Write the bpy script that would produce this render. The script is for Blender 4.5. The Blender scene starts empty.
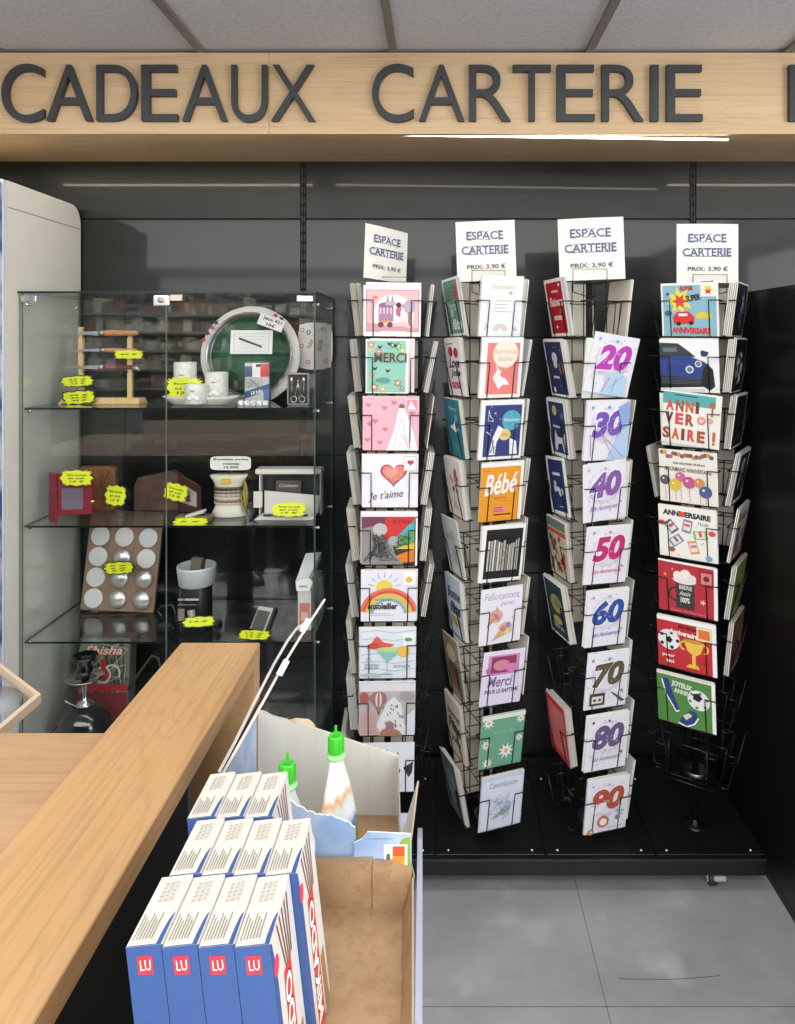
import bpy, math, random
from mathutils import Matrix, Vector
random.seed(7)
SC = bpy.context.scene
COL = SC.collection
PI = math.pi
F = 720.0; VX = 440.0; VY = 340.0; EYE = 1.5

def X(px, D): return (px - VX) / F * D
def Z(py, D): return EYE - (py - VY) / F * D
def P(px, py, D): return (X(px, D), D, Z(py, D))

# ------------------------------------------------------------------ materials
def lin(c):
    c = c / 255.0
    return c / 12.92 if c <= 0.04045 else ((c + 0.055) / 1.055) ** 2.4
MATS = {}
def nt(m):
    m.use_nodes = True
    return m.node_tree.nodes, m.node_tree.links
def M(rgb, rough=0.55, metal=0.0, spec=0.5, emit=0.0, coat=0.0):
    k = (tuple(rgb), rough, metal, spec, emit, coat)
    if k in MATS: return MATS[k]
    m = bpy.data.materials.new('paint'); N, L = nt(m)
    b = N['Principled BSDF']
    c = (lin(rgb[0]), lin(rgb[1]), lin(rgb[2]), 1)
    b.inputs['Base Color'].default_value = c
    b.inputs['Roughness'].default_value = rough
    b.inputs['Metallic'].default_value = metal
    b.inputs['Specular IOR Level'].default_value = spec
    b.inputs['Coat Weight'].default_value = coat
    if emit:
        b.inputs['Emission Color'].default_value = c
        b.inputs['Emission Strength'].default_value = emit
    MATS[k] = m
    return m
def noise_mat(name, c1, c2, scale=(5, 5, 5), detail=6, rough=0.5, lo=0.35, hi=0.65, bump=0.0, metal=0.0, c3=None, scale3=40, spec=0.5, roughvar=0.0):
    m = bpy.data.materials.new(name); N, L = nt(m); b = N['Principled BSDF']
    tc = N.new('ShaderNodeTexCoord'); mp = N.new('ShaderNodeMapping'); mp.inputs['Scale'].default_value = scale
    L.new(tc.outputs['Object'], mp.inputs['Vector'])
    n = N.new('ShaderNodeTexNoise'); n.inputs['Scale'].default_value = 1; n.inputs['Detail'].default_value = detail; n.inputs['Roughness'].default_value = 0.6
    L.new(mp.outputs[0], n.inputs['Vector'])
    r = N.new('ShaderNodeValToRGB'); r.color_ramp.elements[0].position = lo; r.color_ramp.elements[1].position = hi
    r.color_ramp.elements[0].color = (*[lin(v) for v in c1], 1); r.color_ramp.elements[1].color = (*[lin(v) for v in c2], 1)
    L.new(n.outputs['Fac'], r.inputs['Fac']); out = r.outputs['Color']
    if c3:
        n3 = N.new('ShaderNodeTexNoise'); n3.inputs['Scale'].default_value = scale3; n3.inputs['Detail'].default_value = 3
        L.new(tc.outputs['Object'], n3.inputs['Vector'])
        r3 = N.new('ShaderNodeValToRGB'); r3.color_ramp.elements[0].position = .55; r3.color_ramp.elements[1].position = .75
        r3.color_ramp.elements[0].color = (0, 0, 0, 1); r3.color_ramp.elements[1].color = (.6, .6, .6, 1)
        L.new(n3.outputs['Fac'], r3.inputs['Fac'])
        mx = N.new('ShaderNodeMix'); mx.data_type = 'RGBA'; L.new(r3.outputs['Color'], mx.inputs[0]); L.new(out, mx.inputs[6])
        mx.inputs[7].default_value = (*[lin(v) for v in c3], 1); out = mx.outputs[2]
    L.new(out, b.inputs['Base Color'])
    b.inputs['Roughness'].default_value = rough; b.inputs['Metallic'].default_value = metal; b.inputs['Specular IOR Level'].default_value = spec
    if roughvar:
        mr = N.new('ShaderNodeMapRange'); mr.inputs['To Min'].default_value = rough - roughvar; mr.inputs['To Max'].default_value = rough + roughvar
        L.new(n.outputs['Fac'], mr.inputs['Value']); L.new(mr.outputs[0], b.inputs['Roughness'])
    if bump:
        bp = N.new('ShaderNodeBump'); bp.inputs['Strength'].default_value = bump; bp.inputs['Distance'].default_value = 0.002
        L.new(n.outputs['Fac'], bp.inputs['Height']); L.new(bp.outputs[0], b.inputs['Normal'])
    return m
def wood_mat(name, base, dark, light, axis='x', rough=0.45, knots=None, ks=2.2, ra=.2):
    """oak laminate: long fibres along the grain axis, slow waves that close into cathedral rings and a few knots"""
    m = bpy.data.materials.new(name); N, L = nt(m); b = N['Principled BSDF']
    tc = N.new('ShaderNodeTexCoord')
    def noise(scale, detail, dist=0.0):
        mp = N.new('ShaderNodeMapping')
        s = {'x': (scale[0], scale[1], scale[1]), 'y': (scale[1], scale[0], scale[1]), 'z': (scale[1], scale[1], scale[0])}[axis]
        mp.inputs['Scale'].default_value = s
        L.new(tc.outputs['Object'], mp.inputs['Vector'])
        n = N.new('ShaderNodeTexNoise'); n.inputs['Scale'].default_value = 1; n.inputs['Detail'].default_value = detail; n.inputs['Distortion'].default_value = dist
        L.new(mp.outputs[0], n.inputs['Vector']); return n
    def ramp(src, p0, c0, p1, c1):
        r = N.new('ShaderNodeValToRGB'); e = r.color_ramp.elements
        e[0].position = p0; e[1].position = p1; e[0].color = c0; e[1].color = c1
        L.new(src, r.inputs['Fac']); return r
    def mix(fac, a, c2, mode='MIX'):
        mx = N.new('ShaderNodeMix'); mx.data_type = 'RGBA'; mx.blend_type = mode
        L.new(fac, mx.inputs[0]); L.new(a, mx.inputs[6]); mx.inputs[7].default_value = (*[lin(v) for v in c2], 1); return mx.outputs[2]
    W = (1, 1, 1, 1); K = (0, 0, 0, 1)
    broad = noise((.9, 6), 3, .6)
    basec = ramp(broad.outputs['Fac'], .3, (*[lin(v) for v in base], 1), .7, (*[lin(v) for v in light], 1)).outputs['Color']
    # cathedral rings
    ring = noise((ks * .45, ks * 2.6), 2, .4)
    mu = N.new('ShaderNodeMath'); mu.operation = 'MULTIPLY'; mu.inputs[1].default_value = 95; L.new(ring.outputs['Fac'], mu.inputs[0])
    sn = N.new('ShaderNodeMath'); sn.operation = 'SINE'; L.new(mu.outputs[0], sn.inputs[0])
    rg = ramp(sn.outputs[0], .55, K, 1.0, (ra, ra, ra, 1)).outputs['Color']
    c = mix(rg, basec, dark)
    fib = noise((3, 190), 4, 0)
    fr = ramp(fib.outputs['Fac'], .5, K, .75, (.42, .42, .42, 1)).outputs['Color']
    c = mix(fr, c, dark)
    for (kx, ky, kz, kr) in (knots or []):
        mp = N.new('ShaderNodeMapping'); L.new(tc.outputs['Object'], mp.inputs['Vector'])
        s = {'x': (.45, 1, 1), 'y': (1, .45, 1), 'z': (1, 1, .45)}[axis]
        mp.inputs['Location'].default_value = (-kx * s[0], -ky * s[1], -kz * s[2]); mp.inputs['Scale'].default_value = s
        nd = N.new('ShaderNodeTexNoise'); nd.inputs['Scale'].default_value = 26; L.new(mp.outputs[0], nd.inputs['Vector'])
        ln = N.new('ShaderNodeVectorMath'); ln.operation = 'LENGTH'; L.new(mp.outputs[0], ln.inputs[0])
        ad = N.new('ShaderNodeMath'); ad.operation = 'MULTIPLY_ADD'; ad.inputs[1].default_value = .035; L.new(nd.outputs['Fac'], ad.inputs[0]); L.new(ln.outputs['Value'], ad.inputs[2])
        r = ramp(ad.outputs[0], kr * .5 + .017, (.75, .75, .75, 1), kr + .022, K)
        c = mix(r.outputs['Color'], c, [v * .8 for v in dark])
    L.new(c, b.inputs['Base Color']); b.inputs['Roughness'].default_value = rough
    return m
def glass_mat(name, tint=(.93, .97, .955), ior=1.45):
    m = bpy.data.materials.new(name); N, L = nt(m); N.remove(N['Principled BSDF'])
    t = N.new('ShaderNodeBsdfTransparent'); t.inputs[0].default_value = (*tint, 1)
    g = N.new('ShaderNodeBsdfGlossy'); g.inputs['Roughness'].default_value = 0.0; g.inputs[0].default_value = (1, 1, 1, 1)
    f = N.new('ShaderNodeFresnel'); ge = N.new('ShaderNodeNewGeometry'); mr = N.new('ShaderNodeMapRange'); mr.inputs['To Min'].default_value = ior; mr.inputs['To Max'].default_value = 1 / ior; L.new(ge.outputs['Backfacing'], mr.inputs['Value']); L.new(mr.outputs[0], f.inputs['IOR'])
    mx = N.new('ShaderNodeMixShader'); L.new(f.outputs[0], mx.inputs[0]); L.new(t.outputs[0], mx.inputs[1]); L.new(g.outputs[0], mx.inputs[2])
    L.new(mx.outputs[0], N['Material Output'].inputs['Surface']); return m

GLASS = glass_mat('clear_glass', (.982, .992, .988), 1.42); 
GEDGE = M((70, 96, 90), .15); GEDGE_D = M((22, 34, 33), .15); GEDGE_L = M((150, 170, 165), .15)
ACRYL = glass_mat('acrylic', (.95, .97, .99))
BLACK = M((10, 10, 11), .4); WIRE = M((22, 22, 23), .28); CHROME = M((205, 205, 205), .18, 1.0)
STEEL = M((170, 172, 174), .3, 1.0)
WHITE = M((246, 246, 246), .6); PAPER = M((238, 236, 228), .7); CREAM = M((226, 221, 205), .7)
OAK_H = wood_mat('oak_header', (216, 184, 140), (164, 126, 86), (230, 200, 160), 'x', .5, ra=.1, knots=[(-.62, 2.07, 2.16, .02), (.92, 2.07, 2.2, .012), (.3, 2.07, 2.12, .01)])
OAK_L = wood_mat('oak_ledge', (176, 137, 94), (126, 92, 58), (192, 153, 108), 'y', .42, ra=.14, ks=3.2, knots=
                 [(-.325, .62, 0, .012), (-.335, .97, 0, .012)])
OAK_T = wood_mat('oak_table', (172, 136, 100), (134, 100, 68), (186, 150, 114), 'x', .42, ra=.12)
OAK_S = wood_mat('oak_small', (214, 184, 128), (176, 140, 86), (226, 198, 146), 'z', .5)

# ------------------------------------------------------------------ mesh builder
class MB:
    def __init__(s): s.v = []; s.f = []; s.m = []; s.mats = []; s.sm = []
    def mi(s, mat):
        if mat not in s.mats: s.mats.append(mat)
        return s.mats.index(mat)
    def add(s, vs, fs, mat, smooth=False, T=None):
        o = len(s.v)
        for p in vs:
            s.v.append(tuple(T @ Vector(p)) if T is not None else tuple(p))
        k = s.mi(mat)
        for f in fs:
            s.f.append([i + o for i in f]); s.m.append(k); s.sm.append(smooth)
        return s
    def box(s, x0, x1, y0, y1, z0, z1, mat, T=None, em=None, big=None):
        vs = [(x0, y0, z0), (x1, y0, z0), (x1, y1, z0), (x0, y1, z0), (x0, y0, z1), (x1, y0, z1), (x1, y1, z1), (x0, y1, z1)]
        fs = [(0, 3, 2, 1), (4, 5, 6, 7), (0, 1, 5, 4), (2, 3, 7, 6), (1, 2, 6, 5), (3, 0, 4, 7)]
        if em is None: return s.add(vs, fs, mat, T=T)
        # pane: the two big faces get mat, the others em ; big in 'x','y','z'
        bi = {'z': (0, 1), 'y': (2, 3), 'x': (4, 5)}[big]
        s.add(vs, [fs[i] for i in bi], mat, T=T)
        s.add(vs, [fs[i] for i in range(6) if i not in bi], em, T=T); return s
    def bbox(s, x0, x1, y0, y1, z0, z1, mat, b=.003, T=None):
        """box with chamfered vertical and horizontal edges (top ring and bottom ring)"""
        pr = [(x0 + b, y0), (x1 - b, y0), (x1, y0 + b), (x1, y1 - b), (x1 - b, y1), (x0 + b, y1), (x0, y1 - b), (x0, y0 + b)]
        cx, cy = (x0 + x1) / 2, (y0 + y1) / 2
        def ring(z, ins):
            sx = 1 - 2 * ins / (x1 - x0); sy = 1 - 2 * ins / (y1 - y0)
            return [(cx + (x - cx) * sx, cy + (y - cy) * sy, z) for x, y in pr]
        rs = [ring(z0, b), ring(z0 + b, 0), ring(z1 - b, 0), ring(z1, b)]
        vs = sum(rs, []); fs = [tuple(reversed(range(8))), tuple(range(24, 32))]
        for k in range(3):
            for i in range(8): fs.append((k * 8 + i, k * 8 + (i + 1) % 8, k * 8 + 8 + (i + 1) % 8, k * 8 + 8 + i))
        return s.add(vs, fs, mat, T=T)
    def tube(s, pts, r, mat, n=6, T=None, closed=False, caps=True):
        pts = [Vector(p) for p in pts]; rings = []; N = len(pts)
        up = None
        for i, p in enumerate(pts):
            a = pts[i - 1] if (i > 0 or closed) else p
            c = pts[(i + 1) % N] if (i < N - 1 or closed) else p
            d = ((p - a).normalized() if (p - a).length else Vector()) + ((c - p).normalized() if (c - p).length else Vector())
            if d.length < 1e-6: d = (c - p)
            d.normalize()
            if up is None:
                up = Vector((0, 0, 1)) if abs(d.z) < .9 else Vector((1, 0, 0))
            e1 = d.cross(up)
            if e1.length < 1e-3: e1 = d.cross(Vector((0, 1, .1)))
            e1.normalize(); e2 = d.cross(e1).normalized(); up = -e2 if False else (e1.cross(d))
            rr = r[i] if isinstance(r, (list, tuple)) else r
            rings.append([p + e1 * (math.cos(2 * PI * k / n) * rr) + e2 * (math.sin(2 * PI * k / n) * rr) for k in range(n)])
        vs = [v for R in rings for v in R]; fs = []
        for i in range(N if closed else N - 1):
            j = (i + 1) % N
            for k in range(n): fs.append((i * n + k, i * n + (k + 1) % n, j * n + (k + 1) % n, j * n + k))
        if not closed and caps:
            fs.append(tuple(reversed(range(n)))); fs.append(tuple((N - 1) * n + k for k in range(n)))
        return s.add(vs, fs, mat, smooth=n > 4, T=T)
    def lathe(s, prof, mat, n=24, c=(0, 0, 0), T=None, sx=1, sy=1):
        vs = []; fs = []
        for r, z in prof:
            for k in range(n): vs.append((c[0] + r * sx * math.cos(2 * PI * k / n), c[1] + r * sy * math.sin(2 * PI * k / n), c[2] + z))
        for i in range(len(prof) - 1):
            for k in range(n): fs.append((i * n + k, i * n + (k + 1) % n, (i + 1) * n + (k + 1) % n, (i + 1) * n + k))
        if prof[0][0] > 1e-6: fs.append(tuple(reversed(range(n))))
        if prof[-1][0] > 1e-6: fs.append(tuple((len(prof) - 1) * n + k for k in range(n)))
        return s.add(vs, fs, mat, smooth=True, T=T)
    def prism(s, poly, y0, y1, mat, T=None, side=None):
        """polygon in x,z extruded from y0 to y1"""
        n = len(poly)
        a = sum(poly[i][0] * poly[(i + 1) % n][1] - poly[(i + 1) % n][0] * poly[i][1] for i in range(n))
        if a < 0: poly = poly[::-1]
        vs = [(x, y0, z) for x, z in poly] + [(x, y1, z) for x, z in poly]
        s.add(vs, [tuple(range(n)), tuple(reversed(range(n, 2 * n)))], mat, T=T)
        return s.add(vs, [(i + n, (i + 1) % n + n, (i + 1) % n, i)[::1] for i in range(n)], side or mat, T=T)
    def mesh(s, name, T=None):
        me = bpy.data.meshes.new(name)
        me.from_pydata([tuple(T @ Vector(v)) for v in s.v] if T is not None else s.v, [], s.f)
        for m in s.mats: me.materials.append(m)
        me.polygons.foreach_set('material_index', s.m); me.polygons.foreach_set('use_smooth', s.sm)
        me.update(); return me
    def base(s):
        xs = [v[0] for v in s.v]; ys = [v[1] for v in s.v]; zs = [v[2] for v in s.v]
        return Vector(((min(xs) + max(xs)) / 2, (min(ys) + max(ys)) / 2, min(zs)))

def props(o, label=None, cat=None, group=None, kind=None):
    if label: o['label'] = label
    if cat: o['category'] = cat
    if group: o['group'] = group
    if kind: o['kind'] = kind
    return o
def link(name, me, parent=None, M_=None):
    o = bpy.data.objects.new(name, me); COL.objects.link(o)
    if parent: o.parent = parent
    if M_ is not None: o.matrix_basis = M_
    return o
def W(mb, name, parent=None, label=None, cat=None, group=None, kind=None):
    """link geometry written in world coordinates; the origin goes to the base"""
    if parent is None: b = mb.base()
    else:
        b = Vector((0, 0, 0)); q = parent
        while q: b += q.location; q = q.parent
    me = mb.mesh(name, Matrix.Translation(-b)); o = link(name, me, parent)
    if parent is None: o.location = b
    return props(o, label, cat, group, kind)
def E(name, loc, label, cat, group=None, rz=0):
    o = bpy.data.objects.new(name, None); o.empty_display_size = .05; COL.objects.link(o)
    o.location = loc; o.rotation_euler = (0, 0, rz)
    return props(o, label, cat, group)

# ------------------------------------------------------------------ text as outlines
TXT = {}
def glyphs(s, bold=0.0, shear=0.0, spacing=1.0):
    k = (s, bold, shear, spacing)
    if k in TXT: return TXT[k]
    cu = bpy.data.curves.new('t', 'FONT'); cu.body = s; cu.resolution_u = 10 if len(s) == 1 and bold < 0 else 3; cu.offset = bold; cu.shear = shear
    cu.space_character = spacing; cu.align_x = 'CENTER'
    ob = bpy.data.objects.new('t', cu); COL.objects.link(ob)
    dg = bpy.context.evaluated_depsgraph_get(); me = bpy.data.meshes.new_from_object(ob.evaluated_get(dg))
    vs = [(v.co.x, v.co.y) for v in me.vertices]; fs = [tuple(p.vertices) for p in me.polygons]
    bpy.data.objects.remove(ob); bpy.data.curves.remove(cu); bpy.data.meshes.remove(me)
    xs = [v[0] for v in vs]; ys = [v[1] for v in vs]; x0, x1, y0, y1 = min(xs), max(xs), min(ys), max(ys)
    vs = [((x - x0) / (x1 - x0), (y - y0) / (y1 - y0)) for x, y in vs]
    TXT[k] = (vs, fs); return TXT[k]
def solid_text(mb, s, x0, x1, z0, z1, y0, y1, mat, bold=0.0, T=None):
    """raised letters standing in the x/z plane"""
    vs, fs = glyphs(s, bold)
    n = len(vs)
    V = [(x0 + (x1 - x0) * a, y0, z0 + (z1 - z0) * b) for a, b in vs] + [(x0 + (x1 - x0) * a, y1, z0 + (z1 - z0) * b) for a, b in vs]
    ed = {}
    for f in fs:
        for i in range(len(f)):
            a, b = f[i], f[(i + 1) % len(f)]
            if (b, a) in ed: del ed[(b, a)]
            else: ed[(a, b)] = 1
    FF = [f for f in fs] + [tuple(i + n for i in reversed(f)) for f in fs] + [(b, a, a + n, b + n) for a, b in ed]
    mb.add(V, FF, mat, T=T)

# ------------------------------------------------------------------ flat printed artwork (unit square)
def clip(poly):
    def cut(ps, ax, lim, sgn):
        out = []
        for i in range(len(ps)):
            a, b = ps[i], ps[(i + 1) % len(ps)]
            ia = (a[ax] - lim) * sgn >= 0; ib = (b[ax] - lim) * sgn >= 0
            if ia: out.append(a)
            if ia != ib:
                t = (lim - a[ax]) / (b[ax] - a[ax]); out.append((a[0] + t * (b[0] - a[0]), a[1] + t * (b[1] - a[1])))
        return out
    for ax, lim, sg in ((0, 0.0, 1), (0, 1.0, -1), (1, 0.0, 1), (1, 1.0, -1)):
        poly = cut(poly, ax, lim, sg)
        if len(poly) < 3: return []
    return poly
class Art:
    def __init__(s, w, h): s.w = w; s.h = h; s.items = []; s.asp = h / w
    def poly(s, pts, c):
        p = clip(list(pts))
        if len(p) >= 3: s.items.append((p, [tuple(range(len(p)))], c))
    def rect(s, x0, y0, x1, y1, c): s.poly([(x0, y0), (x1, y0), (x1, y1), (x0, y1)], c)
    def rrect(s, cx, cy, w, h, a, c):
        ca, sa = math.cos(a), math.sin(a)
        s.poly([(cx + (x * ca - y * sa), cy + (x * sa + y * ca) / s.asp) for x, y in ((-w / 2, -h / 2), (w / 2, -h / 2), (w / 2, h / 2), (-w / 2, h / 2))], c)
    def ell(s, cx, cy, rx, ry, c, n=18, a0=0, a1=2 * PI):
        s.poly([(cx + rx * math.cos(a0 + (a1 - a0) * k / n), cy + ry * math.sin(a0 + (a1 - a0) * k / n)) for k in range(n if a1 - a0 > 6.2 else n + 1)], c)
    def circ(s, cx, cy, r, c, n=18): s.ell(cx, cy, r, r / s.asp, c, n)
    def arc(s, cx, cy, r0, r1, a0, a1, c, n=16):
        o = [(cx + r1 * math.cos(a0 + (a1 - a0) * k / n), cy + r1 * math.sin(a0 + (a1 - a0) * k / n) / s.asp) for k in range(n + 1)]
        i = [(cx + r0 * math.cos(a0 + (a1 - a0) * k / n), cy + r0 * math.sin(a0 + (a1 - a0) * k / n) / s.asp) for k in range(n + 1)]
        s.poly(o + i[::-1], c)
    def line(s, pts, w, c):
        for a, b in zip(pts, pts[1:]):
            dx, dy = b[0] - a[0], (b[1] - a[1]) * s.asp; l = math.hypot(dx, dy) or 1
            nx, ny = -dy / l * w / 2, dx / l * w / 2 / s.asp
            s.poly([(a[0] + nx, a[1] + ny), (a[0] - nx, a[1] - ny), (b[0] - nx, b[1] - ny), (b[0] + nx, b[1] + ny)], c)
    def star(s, cx, cy, r0, r1, n, c, a=0):
        s.poly([(cx + (r1 if k % 2 else r0) * math.cos(a + PI * k / n), cy + (r1 if k % 2 else r0) * math.sin(a + PI * k / n) / s.asp) for k in range(2 * n)], c)
    def heart(s, cx, cy, r, c):
        pts = []
        for k in range(24):
            t = 2 * PI * k / 24
            pts.append((cx + r * math.sin(t) ** 3, cy + r / s.asp * (13 * math.cos(t) - 5 * math.cos(2 * t) - 2 * math.cos(3 * t) - math.cos(4 * t)) / 16))
        s.poly(pts, c)
    def text(s, t, x0, y0, x1, y1, c, bold=0.0, shear=0.0, rot=0.0):
        vs, fs = glyphs(t, bold, shear); cx, cy = (x0 + x1) / 2, (y0 + y1) / 2; ca, sa = math.cos(rot), math.sin(rot)
        V = []
        for a, b in vs:
            x, y = (a - .5) * (x1 - x0), (b - .5) * (y1 - y0) * s.asp
            V.append((cx + x * ca - y * sa, cy + (x * sa + y * ca) / s.asp))
        s.items.append((V, fs, c))
    def scrib(s, x0, y0, x1, y1, n, c, w=.012, seed=1):
        R = random.Random(seed); pts = [(R.uniform(x0, x1), R.uniform(y0, y1)) for _ in range(n)]
        s.line(pts, w, c)
    def lines(s, x0, y0, x1, y1, n, c, w=.01, ragged=.2, seed=1):
        R = random.Random(seed)
        for k in range(n):
            y = y0 + (y1 - y0) * (k + .5) / n
            s.rect(x0, y - w / 2 / s.asp, x1 - R.random() * ragged * (x1 - x0), y + w / 2 / s.asp, c)
    def dots(s, n, r, cols, x0=.05, y0=.05, x1=.95, y1=.95, seed=3):
        R = random.Random(seed)
        for k in range(n): s.circ(R.uniform(x0, x1), R.uniform(y0, y1), r * R.uniform(.6, 1.3), cols[k % len(cols)], 7)
    def put(s, mb, T=None, d=.00012, rough=.5, base=.0002):
        """lay the print on the plane y=0 facing -y, x from -w/2, z from 0"""
        for k, (vs, fs, c) in enumerate(s.items):
            V = [((x - .5) * s.w, -base - d * k, y * s.h) for x, y in vs]
            m = M(c, rough) if isinstance(c, tuple) else c
            mb.add(V, fs, m, T=T)

# ================================================================== SETTING
def setting():
    DW = 2.44
    SM = M((96, 96, 98), .6); mb = MB()
    for k in range(-6, 5): mb.box(.375 + .61 * k - .0009, .375 + .61 * k + .0009, -2.0, 2.43, -.001, .0002, SM)
    for y in (1.62, .4, -.8): mb.box(-3.0, 2.9, y - .0008, y + .0008, -.001, .0002, SM)
    mb.tube([(x * 1.0, 1.69 + .012 * math.sin(9 * x) + .02 * x, .0002) for x in [.42 + .022 * k for k in range(12)]], .0008, M((70, 70, 72), .6), 4)
    mb.box(-4.8, 3.0, -4.6, 2.5, -.05, 0, noise_mat('vinyl_floor', (144, 145, 148), (184, 184, 186), (2.2, 3.2, 2.2), 9, .5, .3, .7, c3=(206, 206, 206), scale3=7, bump=.05))
    # faint tile seams
    W(mb, 'floor', kind='structure')
    # ceiling: tiles and bars
    mb = MB(); mb.box(-4.8, 3.0, -4.6, 2.5, 2.338, 2.38, noise_mat('ceiling_tile', (196, 196, 200), (218, 218, 222), (70, 70, 70), 6, .9, .3, .7, bump=.2))
    W(mb, 'ceiling', kind='structure')
    mb = MB(); TB = M((128, 122, 118), .5)
    for x in (-3.6, -3.02, -2.44, -1.86, -1.27, -.69, -.135, .43, 1.0, 1.6, 2.2, 2.8): mb.box(x - .011, x + .011, -4.6, 2.44, 2.327, 2.338, TB)
    for y in (-4.3, -3.1, -1.9, -.7, .5, 1.66): mb.box(-4.8, 3.0, y - .011, y + .011, 2.328, 2.338, TB)
    W(mb, 'ceiling_grid', kind='structure')
    # back wall of dark steel panels between slotted uprights
    dark = noise_mat('dark_steel', (25, 28, 27), (36, 39, 37), (2.5, 6, 9), 8, .33, .3, .7, metal=.5, roughvar=.06)
    db = dark.node_tree.nodes['Principled BSDF']; db.inputs['Coat Weight'].default_value = .3; db.inputs['Coat Roughness'].default_value = .05
    mb = MB(); mb.box(-4.8, 3.0, DW + .012, DW + .06, 0, 2.38, BLACK)
    xs = [-4.8, -2.6, -1.79, X(300.5, DW), X(306, DW), X(690, DW), X(696, DW), 2.2, 3.0]
    cols = [(-4.8, -1.8), (-1.79, xs[3]), (xs[4], xs[5]), (xs[6], 2.2), (2.21, 3.0)]
    zs = [.0, .31, .71, 1.11, 1.51, 1.91, 2.31]
    for a, b in cols:
        for z0, z1 in zip(zs, zs[1:]): mb.bbox(a, b, DW, DW + .014, z0 + .0012, z1 - .0012, dark, .0015)
    W(mb, 'wall_back', kind='structure')
    for i, px in enumerate((303.2, 693)):
        mb = MB(); x = X(px, DW); CH = M((14, 14, 15), .6, 0, .2)
        mb.box(x - .0095, x + .0095, DW + .002, DW + .012, .1, 2.1, CH)
        z = .14
        while z < 2.08:
            for sx in (-.0045, .0045): mb.box(x + sx - .0022, x + sx + .0022, DW + .0005, DW + .003, z, z + .022, BLACK)
            z += .032
        W(mb, 'trim_%d' % (i + 1), kind='structure')
    pl = M((205, 203, 198), .7)
    for nm, b in (('wall_left', (-4.85, -4.8, -4.6, 2.5)), ('wall_right', (3.0, 3.05, -4.6, 2.5)), ('wall_front', (-4.85, 3.05, -4.65, -4.6))):
        mb = MB(); mb.box(b[0], b[1], b[2], b[3], 0, 2.4, pl); W(mb, nm, kind='structure')

def header():
    D = 2.07; DW = 2.438
    h = E('header_sign', (0, D, Z(134, D)), 'long oak header board under the ceiling with raised grey letters CADEAUX and CARTERIE', 'sign')
    zt = 2.326; zb = Z(134, D)
    mb = MB(); seam = X(269, D)
    mb.box(-2.3, seam - .0006, D, D + .02, zb, zt, OAK_H); mb.box(seam + .0006, 2.2, D, D + .02, zb, zt, OAK_H)
    W(mb, 'fascia_board', h)
    mb = MB(); mb.box(-2.3, seam - .0006, D + .0205, DW, zb + .012, zb + .03, OAK_H); mb.box(seam + .0006, 2.2, D + .0205, DW, zb + .012, zb + .03, OAK_H)
    W(mb, 'soffit_board', h)
    LM = M((58, 61, 63), .5)
    L = [('C', 1, 43), ('A', 46, 91.5), ('D', 96, 136.5), ('E', 141, 177), ('A', 182, 227), ('U', 231, 267), ('X', 271, 315),
         ('C', 372, 414), ('A', 419, 464.5), ('R', 469, 511), ('T', 513, 551), ('E', 557, 595), ('R', 602, 644), ('I', 651, 659), ('E', 667, 703), ('B', 790, 830)]
    for ch, a, b in L:
        D2 = D - .017; mb = MB()
        rd = 1 if ch in 'CU' else 0
        solid_text(mb, ch, X(a, D2), X(b, D2), Z(120.5 + rd, D2), Z(64.5 - (1 if ch == 'C' else 0), D2), D2, D - .0005, LM, bold=-.004)
        W(mb, 'letter', h)
    # LED battens tucked behind the fascia
    for i, (a, b, drop, lab) in enumerate(((302, 728, .0116, 'glowing white LED batten below the header under the word CARTERIE'),
                                ((-60), 270, .0, 'LED batten tucked behind the header under the word CADEAUX'), (742, 960, .0, 'LED batten tucked behind the header at the right end'))):
        Dl = 2.0955; x0, x1 = X(a, Dl), X(b, Dl); zz = zb + .0115 - drop
        mb = MB(); o = E('led_batten', ((x0 + x1) / 2, Dl, zz), lab, 'light')
        tl = .0035 if i == 0 else 0
        T = Matrix.Translation(((x0 + x1) / 2, Dl, zz)) @ Matrix.Rotation(.0145 if i == 0 else 0, 4, 'Y')
        w = (x1 - x0) / 2
        if i == 0: mb.box(-w, w, -.004, .004, .002, .003, M((200, 200, 200), .5), T=T)
        else: mb.box(-w, w, -.006, .012, -.002, .0, M((200, 200, 200), .5), T=T)
        W(mb, 'housing', o)
        mb = MB(); mb.box(-w, w, -.004, .004, -.002 if i == 0 else -.0055, .002 if i == 0 else -.002, M((255, 248, 232), .5, emit=15.0 if i == 0 else 26.0), T=T); W(mb, 'light_tube', o)

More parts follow.
